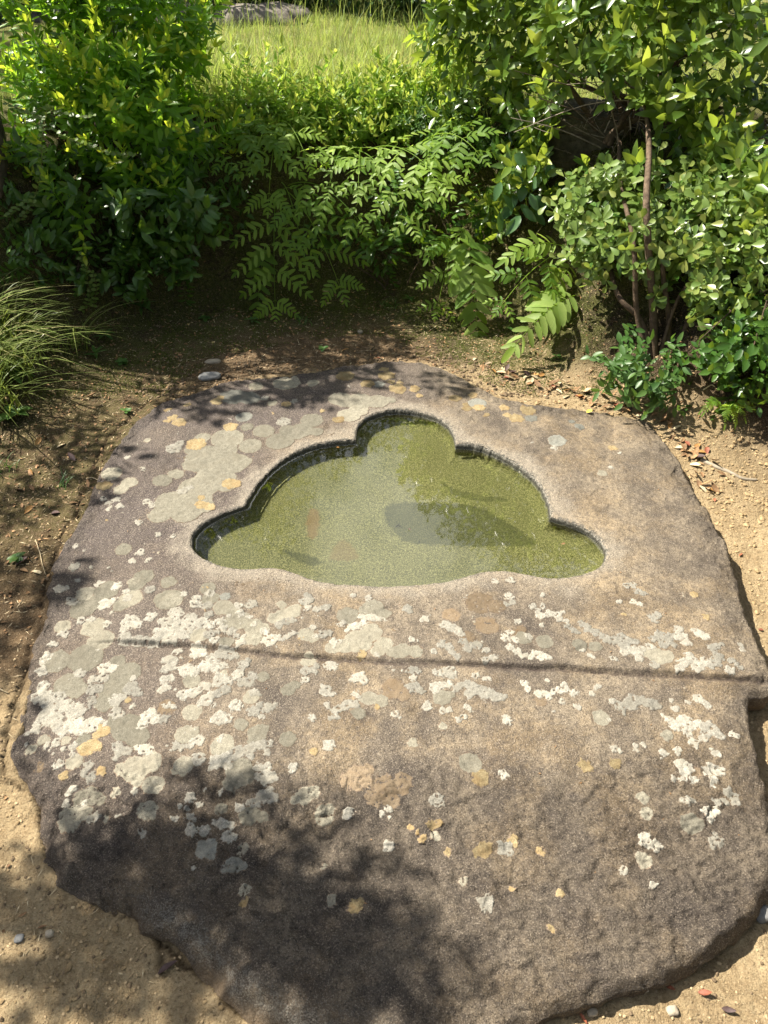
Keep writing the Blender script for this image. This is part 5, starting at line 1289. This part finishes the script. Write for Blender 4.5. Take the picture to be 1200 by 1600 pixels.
x, y = scatter(9000, (-1.7, .3, .35, 2.6), lambda x, y, so, d: (so < -.004) & (d < .2) & (fbm(x * 5, y * 5, 3, 98) > -.1)); pebbles('soil_crumbs', x, y, RNG.uniform(.0015, .0065, len(x)) * RNG.uniform(.4, 1, len(x)), M_CLOD, .2)
x, y = scatter(2600, (-1.0, .8, 2.5, 3.1), lambda x, y, so, d: (so < -.004) & (so > -.16)); pebbles('soil_crumbs', x, y, RNG.uniform(.003, .008, len(x)), M_GRITD, .3)

# ------------------------------------------------------------------ single stones, leaves, twigs
M_SLATE = m_simple('grey_stone', (0.13, 0.13, 0.125), (0.22, 0.22, 0.21), 30, .85, .3, .003)
M_PALE = m_simple('pale_stone', (0.30, 0.255, 0.185), (0.42, 0.36, 0.27), 30, .85, .3, .003)
for lab, u, v, s, mt in [('flat grey stone in the soil at the back left of the slab', 328, 590, (.045, .026, .012), M_SLATE), ('flat pale tan stone behind the grey one at the back left', 333, 566, (.034, .016, .008), M_PALE), ('pale pebble on the moss behind the slab', 563, 520, (.012, .010, .008), M_PALE),
     ('whitish pebble on the sand at the lower right', 1007, 1545, (.008, .007, .005), M_PALE), ('tan pebble under the front edge of the slab', 925, 1582, (.010, .008, .007), M_PALE), ('grey pebble on the soil at the lower left', 30, 1467, (.009, .008, .004), M_SLATE), ('pale clod on the soil at lower left', 78, 1460, (.008, .007, .007), M_PALE), ('pale pebble at the bottom right on the sand', 1050, 1580, (.011, .009, .006), M_PALE), ('dark stone lodged under the right front edge of the slab', 1190, 1430, (.02, .016, .012), M_SLATE)]:
    p = on_ground(u, v)
    rock('pebble' if max(s) < .02 else 'flat_stone', lab, 'pebble' if max(s) < .02 else 'stone', (p[0], p[1], p[2] + s[2] * .45), s, 20 + int(u) % 7, mt, 18, rot=.2)

def dead(name, lab, cat, p, L, W, mat, group=None, tm=ELL, droop=None, az=None, me=None):
    if me is None:
        g = Geo(); g.leaves([[-L / 2, 0, 0]], [[1, 0, .05]], [[0, .12, 1]], L, W, tm, RNG.normal(.0, .28) if droop is None else droop, .45); me = g.mesh(name, mat)
    o = thing(name, lab, cat, loc=p, group=group, me=me); o.rotation_euler = (RNG.normal(0, .25), RNG.normal(0, .2), RNG.uniform(0, 6.28) if az is None else az)
    return o
def leafmat(n, a, b): return m_simple(n, a, b, 70, .6, .35, .0015)
M_RED = leafmat('red_leaf', (0.20, 0.055, 0.026), (0.30, 0.10, 0.05)); M_YEL = leafmat('yellow_leaf', (0.50, 0.40, 0.04), (0.62, 0.52, 0.08)); M_PUR = leafmat('dark_leaf', (0.065, 0.035, 0.032), (0.11, 0.07, 0.06)); M_ORA = leafmat('orange_leaf', (0.27, 0.13, 0.04), (0.36, 0.20, 0.06))
def slab_p(u, v, dz=.004):
    p = at_z(u, v, Z0); return np.array([p[0], p[1], float(slab_top(np.array([p[0]]), np.array([p[1]]))[0]) + dz])
UP = np.array([0, 0, .004])
dead('fallen_leaf', 'dark curled dry leaf on the soil below the lower left slab edge', 'fallen leaf', on_ground(262, 1512) + UP, .042, .014, M_PUR, az=.55)
dead('fallen_leaf', 'bright yellow leaf lying on the back right of the slab', 'fallen leaf', slab_p(920, 647, .006), .026, .016, M_YEL, az=.4)
dead('fallen_leaf', 'dull red leaf behind the back tip of the slab', 'fallen leaf', on_ground(595, 562) + UP, .036, .020, M_RED, az=.1)
dead('fallen_leaf', 'orange yellow leaf on the moss behind the slab', 'fallen leaf', on_ground(540, 548) + UP, .028, .012, M_ORA, az=.1)
dead('fallen_leaf', 'red leaf touching the front right slab edge', 'fallen leaf', on_ground(1040, 1528) + UP, .018, .011, M_RED, az=-.4)
dead('fallen_leaf', 'red leaf just below the one at the slab edge', 'fallen leaf', on_ground(1043, 1545) + UP, .020, .011, M_RED, az=-.6)
dead('fallen_leaf', 'dark brown leaf on the sand at the bottom right', 'fallen leaf', on_ground(1135, 1578) + UP, .022, .010, M_PUR, az=-.1)
dead('fallen_leaf', 'rusty leaf on the sand between the red and dark leaves', 'fallen leaf', on_ground(1100, 1553) + UP, .024, .011, M_RED, az=-.2)
dead('fallen_leaf', 'reddish leaf near the bottom edge on the sand', 'fallen leaf', on_ground(910, 1592) + UP, .022, .007, M_RED, az=-1)
dead('fallen_leaf', 'orange red leaf on the sunny soil right of the slab', 'fallen leaf', on_ground(1116, 782) + UP, .018, .010, M_RED)
dead('fallen_leaf', 'brown leaf on the bright sand at the right edge', 'fallen leaf', on_ground(1157, 868) + UP, .018, .007, M_RED)
dead('fallen_leaf', 'small rusty leaf on the bright sand beside the right slab edge', 'fallen leaf', on_ground(1188, 985) + UP, .014, .007, M_RED)
dead('fallen_leaf', 'purple brown leaf on the left soil beside the grass tuft', 'fallen leaf', on_ground(33, 765) + UP, .040, .022, M_PUR, az=.2)
dead('fallen_leaf', 'grey brown leaf on the left soil near the slab', 'fallen leaf', on_ground(87, 803) + UP, .028, .020, M_PUR, az=.2)
dead('fallen_leaf', 'orange leaf at the foot of the right bank by the litter', 'fallen leaf', on_ground(835, 588) + UP, .035, .020, M_ORA)
dead('fallen_leaf', 'yellow orange leaf among brown litter behind the slab', 'fallen leaf', on_ground(885, 612) + UP, .045, .018, M_ORA, az=.1)
dead('fallen_leaf', 'reddish leaf among brown litter behind the slab', 'fallen leaf', on_ground(908, 621) + UP, .050, .018, M_RED, az=-.1)
dead('fallen_leaf', 'red leaf on the mossy bank under the bright fern', 'fallen leaf', on_ground(787, 540) + UP, .035, .018, M_RED)
LM = []
M_DRYP = leafmat('pale_dry_leaf', (0.22, 0.15, 0.08), (0.36, 0.26, 0.15))
for k in range(8):
    g = Geo(); L = RNG.uniform(.022, .045); g.leaves([[-L / 2, 0, 0]], [[1, 0, .05]], [[0, .12, 1]], L, L * RNG.uniform(.28, .5), ELL, RNG.normal(0, .35), .5); LM.append(g.mesh('fallen_leaf', [M_DRYP, M_DRY, M_PUR, M_ORA, M_STRAW, M_DRY, M_DRY, M_RED][k]))
lit = np.array([(735,572),(790,590),(830,602),(865,612),(900,625),(940,636),(980,645),(1015,655),(1035,672),(1055,690),(1070,715),(1085,745),(1100,775)], float)
KP = [0, 1, 4, 5, 6, 0, 1, 3, 4, 5, 6, 0, 2, 1, 4, 7]
for k in range(130):
    f = RNG.uniform(0, len(lit) - 1.01); i = int(f); c = lit[i] + (lit[i + 1] - lit[i]) * (f - i)
    p = on_ground(c[0] + abs(RNG.normal(0, 16)) - 2, c[1] - abs(RNG.normal(0, 9)) + 3)
    p[2] += RNG.uniform(.002, .010)
    look = ['pale brown', 'brown', 'dark purple brown', 'orange brown', 'straw coloured', 'narrow brown', 'curled brown', 'reddish'][KP[k % 16]]
    where = ['behind the slab', 'under the bright fern', 'by the glossy sapling', 'at the slab corner', 'along the slab side'][min(4, int(f / 2.5))]
    dead('fallen_leaf', look + ' dry leaf in the litter ' + where, 'fallen leaf', p, 0, 0, None, 'dry leaves drifted against the slab', me=LM[KP[k % 16]])
for k in range(26):
    p = on_ground(RNG.uniform(10, 200), RNG.uniform(620, 1000)); 
    if SD_OUT(np.array([p[0]]), np.array([p[1]]))[0] > -.02: continue
    look = ['pale brown', 'brown', 'dark purple brown', 'orange brown', 'straw coloured', 'narrow brown', 'curled brown'][k % 7]
    dead('fallen_leaf', look + ' leaf on the ' + ('shaded' if p[1] > 2.2 else 'dappled' if p[1] > 1.8 else 'lower') + ' soil left of the slab', 'fallen leaf', p + UP, 0, 0, None, 'dry leaves on the left soil', me=LM[k % 7])
def stick(lab, px, r, mat, lift=.004, name='twig'):
    P = np.array([on_ground(u, v) for u, v in px]); P[:, 2] += lift; b = P[0].copy()
    g = Geo(); g.tube(P - b, np.linspace(r, r * .6, len(P)), 6, .5, 4)
    thing(name, lab, name.replace('_', ' '), loc=b, me=g.mesh(name, mat))
stick('smooth pale root lying half buried in the soil right of the slab', [(1095,718),(1115,728),(1140,738),(1160,748),(1182,750)], .009, M_PALE, .0, 'root')
stick('thin pale twig on the left soil beside the slab corner', [(56,845),(63,865),(66,880),(72,900)], .0016, M_STRAW)
stick('short white twig touching the left slab edge', [(85,908),(92,902),(97,897)], .003, M_PALE)
stick('pale twig lying at the left frame edge', [(0,1078),(8,1082),(13,1084)], .002, M_STRAW)
stick('bent pale straw on the left soil under the grass', [(25,620),(50,615),(62,625)], .0015, M_STRAW)
stick('forked dry stalk beside the left slab edge', [(135,750),(145,748),(160,755)], .002, M_STRAW)
stick('pale stick on the shaded right bank', [(1097,615),(1108,612),(1116,608)], .003, M_STRAW)

# ------------------------------------------------------------------ background shrubs and the trees that shade the court
def clump(n, r, leaf, seed):
    g = Geo(); rr = np.random.default_rng(seed)
    dv = unit(rr.normal(0, 1, (n, 3))); p = dv * (r * rr.random(n) ** .45)[:, None]
    g.leaves(p, unit(dv + rr.normal(0, .6, (n, 3))), rr.normal(0, .5, (n, 3)) + [0, 0, 1], leaf * rr.uniform(.7, 1.2, n), leaf * .42, ELL, .15, .25, rr.random(n))
    return g
def far_shrub(lab, c, r, n, mat, leaf=.07, name='dark_shrub'):
    z = gz(c[0], c[1])
    t = thing(name, lab, 'shrub', loc=(c[0], c[1], z))
    g = Geo(); m = len(r)
    for (dx, dy, dz, rad) in r:
        dv = unit(RNG.normal(0, 1, (n, 3))); p = np.array([dx, dy, dz]) + dv * (rad * RNG.random(n) ** .35 * (1 + .3 * noise2(dv[:, 0] * 3 + dx * 5, dv[:, 1] * 3 + dv[:, 2] * 2, 3)))[:, None]
        g.leaves(p, unit(dv + RNG.normal(0, .6, (n, 3))), RNG.normal(0, .5, (n, 3)) + [0, 0, 1], leaf * RNG.uniform(.7, 1.2, n), leaf * .4, ELL, .15, .25)
    obj('foliage', g.mesh('foliage', mat), t, kind='stuff')
    for k in range(4):
        q = r[k % m]; g = Geo(); g.tube([[RNG.normal(0, .05), RNG.normal(0, .05), -.05], [q[0] * .4, q[1] * .4, q[2] * .4], [q[0], q[1], q[2]]], [.02, .015, .006], 6, .5, 4); obj('stem', g.mesh('stem', M_BARK), t)
for lab, x, y in [('dark background shrub behind the stone ledge at upper left', -1.7, 6.5), ('dark background shrub behind the grass left of centre', -.75, 6.75), ('dark background shrub behind the middle of the grass', .15, 6.55), ('dark background shrub behind the grass on the right', 1.0, 6.5), ('dark background shrub furthest left behind the standing stone', -2.6, 6.3), ('dark background shrub furthest right behind the leathery shrub', 1.9, 6.3)]:
    far_shrub(lab, (x, y), [(-.35, 0, .35, .45), (.3, .1, .4, .5), (0, .2, .85, .5), (0, -.15, .25, .35)], 900, M_TREE)

CLUMPS = [clump(150, .30, .085, 300 + k).mesh('leaf_clump', M_TREE) for k in range(5)]
def tree(lab, base, H, crowns, nclump, r0=.11, name='shade_tree'):
    base = np.array([base[0], base[1], gz(base[0], base[1])])
    t = thing(name, lab, 'tree', loc=base)
    C = np.array([c[:3] for c in crowns]) - base; R = np.array([c[3] for c in crowns])
    top = C.mean(0)
    g = Geo(); g.tube([[0, 0, -.1], [RNG.normal(0, .08), RNG.normal(0, .08), H * .35], top * np.array([.5, .5, 0]) + [0, 0, H * .7]], [r0, r0 * .8, r0 * .5], 10, .5, 6); obj('trunk', g.mesh('trunk', M_BARK), t)
    fork = top * np.array([.35, .35, 0]) + np.array([0, 0, H * .55])
    for c in C:
        g = Geo(); m = (fork + c) / 2 + RNG.normal(0, .15, 3); g.tube([fork, m, c], [r0 * .45, r0 * .3, r0 * .1], 7, .5, 5); obj('limb', g.mesh('limb', M_BARK), t)
    w = R ** 2 / (R ** 2).sum()
    for k in range(nclump):
        i = RNG.choice(len(C), p=w); dv = unit(RNG.normal(0, 1, 3)); p = C[i] + dv * R[i] * RNG.random() ** .4
        o = obj('leaf_clump', CLUMPS[k % 5], t, loc=p); o.rotation_euler = (RNG.uniform(0, 6), RNG.uniform(0, 6), RNG.uniform(0, 6)); s = RNG.uniform(.7, 1.3); o.scale = (s, s, s)
    return t
tree('tree behind the lawn at the back left beyond the frame', (-2.4, 9.6), 4.5, [(-2.2, 9.4, 4.6, 1.3), (-1.2, 9.2, 4.2, 1.1), (-3.3, 9.5, 4.4, 1.2), (-2.2, 9.3, 5.7, 1.0), (-1.6, 9.0, 3.0, 1.0)], 110)
BIG = [clump(150, .62, .17, 330 + k).mesh('leaf_clump', M_TREE) for k in range(3)]
def ring_tree(lab, x, y, H, R):  # unseen trees added round the court to cut sky fill light
    z = gz(x, y); b = np.array([x, y, z])
    t = thing('added_tree', lab, 'tree', loc=b)
    g = Geo(); g.tube([[0, 0, -.1], [.05, .05, H * .3], [-.05, .05, H * .6], [0, 0, H]], [.14, .12, .09, .04], 9, .5, 5); obj('trunk', g.mesh('trunk', M_BARK), t)
    for k in range(26):
        dv = unit(RNG.normal(0, 1, 3)); p = np.array([0, 0, H * .72]) + dv * np.array([R, R, H * .38]) * RNG.random() ** .4
        if k % 4 == 0:
            g = Geo(); g.tube([[0, 0, H * .4], p * .5 + np.array([0, 0, H * .3]), p], [.05, .03, .01], 6, .5, 4); obj('limb', g.mesh('limb', M_BARK), t)
        o = obj('leaf_clump', BIG[k % 3], t, loc=p); o.rotation_euler = (RNG.uniform(0, 6), RNG.uniform(0, 6), RNG.uniform(0, 6)); s = RNG.uniform(.8, 1.3); o.scale = (s, s, s)
for lab, x, y, H, R in [('added unseen tree on the right of the court to dim sky light', 3.9, 1.6, 5.2, 1.6), ('added unseen tree on the far right of the lawn to dim sky light', 4.8, 5.2, 5.6, 1.7), ('added unseen tree behind the viewer on the right to dim sky light', 2.4, -3.6, 5.0, 1.7), ('added unseen tree behind the viewer to dim sky light', -.6, -4.4, 5.2, 1.8), ('added unseen tree behind the viewer on the left to dim sky light', -3.6, -3.2, 4.6, 1.6), ('added unseen tree far left across the lawn to dim sky light', -6.4, 6.4, 4.4, 1.7), ('added unseen tree near the right front of the court to dim sky light', 4.3, -1.2, 5.4, 1.7)]:
    ring_tree(lab, x, y, H, R)
tree('round tree in the middle far behind the lawn beyond the frame', (-.2, 10.5), 4.0, [(-.4, 10.4, 3.6, 1.0), (.5, 10.4, 3.9, 1.0), (0, 10.4, 4.7, .9)], 60)
tree('tree behind the lawn at the back right beyond the frame', (2.2, 9.2), 5.5, [(2.0, 9.0, 5.2, 1.4), (1.2, 9.0, 4.2, 1.1), (3.2, 9.0, 4.8, 1.4), (2.1, 9.0, 6.8, 1.2), (2.6, 8.8, 3.4, 1.2), (.5, 9.2, 3.4, .9)], 130)

# the tree left of the court: its low boughs throw the dapples on the slab and the left soil
TW = [(130,1330,110,5),(250,1310,75,3),(70,1400,80,2),(420,1410,105,4),(330,1280,50,1),(555,1370,60,1),(630,1450,70,2),(350,1520,130,5),(530,1540,120,4),(120,1480,110,2),(210,1400,90,3),
      (105,900,45,1),(60,790,90,4),(140,690,80,4),(25,900,70,3),(15,1120,45,1),(20,1010,50,2),
      (330,632,34,2),(420,615,36,3),(490,602,34,2),(560,585,36,2),(90,480,90,4),(220,505,80,4),(440,530,60,2),(490,552,50,2),(585,545,45,2),(280,575,70,3),(690,592,30,1),(250,480,70,3)]
SMALL = [clump(46, .11, .060, 400 + k).mesh('leafy_bough', M_TREE) for k in range(6)]
tb = np.array([-2.9, 1.25, gz(-2.9, 1.25)])
t = thing('shade_tree', 'tree left of the court whose low boughs shade the slab', 'tree', loc=tb)
g = Geo(); g.tube([[0, 0, -.1], [.06, -.03, 1.0], [.1, -.1, 2.4], [.05, 0, 4.2]], [.13, .11, .085, .04], 10, .5, 6); obj('trunk', g.mesh('trunk', M_BARK), t)
tb2 = np.array([-1.95, 3.05, gz(-1.95, 3.05)])
t2 = thing('added_shade_shrub', 'unseen tall shrub added on the left bank to shade soil and slab', 'shrub', loc=tb2)  # added out of view to carry boughs that shade soil and slab
tree_a, tree_b = (t, tb), (t2, tb2)
for (u, v, r, n) in TW:
    if v < 640: n += 1
    t, tb = tree_b if v < 640 else tree_a
    p = at_z(float(u), float(v), Z0 if v > 560 else .12); rw = px_size(p, r)
    tt = 3.1 + RNG.normal(0, .25) if v > 840 else 2.45 + RNG.normal(0, .2)
    c = p + SUN * tt - tb
    g = Geo(); a = np.array([.08, -.05, np.clip(c[2] - .5, .7, 3.)]) if v >= 640 else np.array([RNG.normal(0, .06), RNG.normal(0, .05), -.05]); g.tube([a, (a + c) / 2 + np.array([0, 0, .12]), c], [.013, .007, .002], 6, .5, 5); obj('limb', g.mesh('limb', M_BARK), t)
    for k in range(n):
        e = unit(np.cross(SUN, RNG.normal(0, 1, 3)))
        q = c + e * rw * math.sqrt(RNG.random()) * .95 + SUN * RNG.normal(0, .12)
        o = obj('leafy_bough', SMALL[k % 6], t, loc=q); o.rotation_euler = (RNG.uniform(0, 6), RNG.uniform(0, 6), RNG.uniform(0, 6)); s = RNG.uniform(.75, 1.3); o.scale = (s, s, s)

def float_p(u, v):
    p = at_z(float(u), float(v), WATER_Z); return np.array([p[0], p[1], WATER_Z + .002])
dead('floating_leaf', 'tiny orange leaf on the water by the upper left basin wall', 'leaf', float_p(528, 700), .012, .007, M_ORA)
dead('floating_leaf', 'small brown leaf floating near the right lobe of the basin', 'leaf', float_p(880, 850), .014, .006, M_DRY)
dead('floating_leaf', 'tiny dark leaf floating in the middle of the pool', 'leaf', float_p(640, 828), .010, .005, M_PUR)
# crumbs blown onto the stone
n = 260
x = RNG.uniform(-1, 1, n); y = RNG.uniform(.6, 2.95, n)
k = (SD_OUT(x, y) > .02) & (SD_RIM(x, y) < -.01) & (RNG.random(n) < .25 + .6 * sstep(.2, .7, x))
x, y = x[k], y[k]; n = len(x); az = RNG.uniform(0, 6.28, n)
g = Geo(); g.leaves(np.stack([x, y, slab_top(x, y) + .0025], -1), np.stack([np.cos(az), np.sin(az), 0 * az], -1), RNG.normal(0, .3, (n, 3)) + [0, 0, 1], RNG.uniform(.003, .011, n), RNG.uniform(.0012, .004, n), BIT, 0., .4)
obj('stone_crumbs', g.mesh('stone_crumbs', M_DRY), kind='stuff')
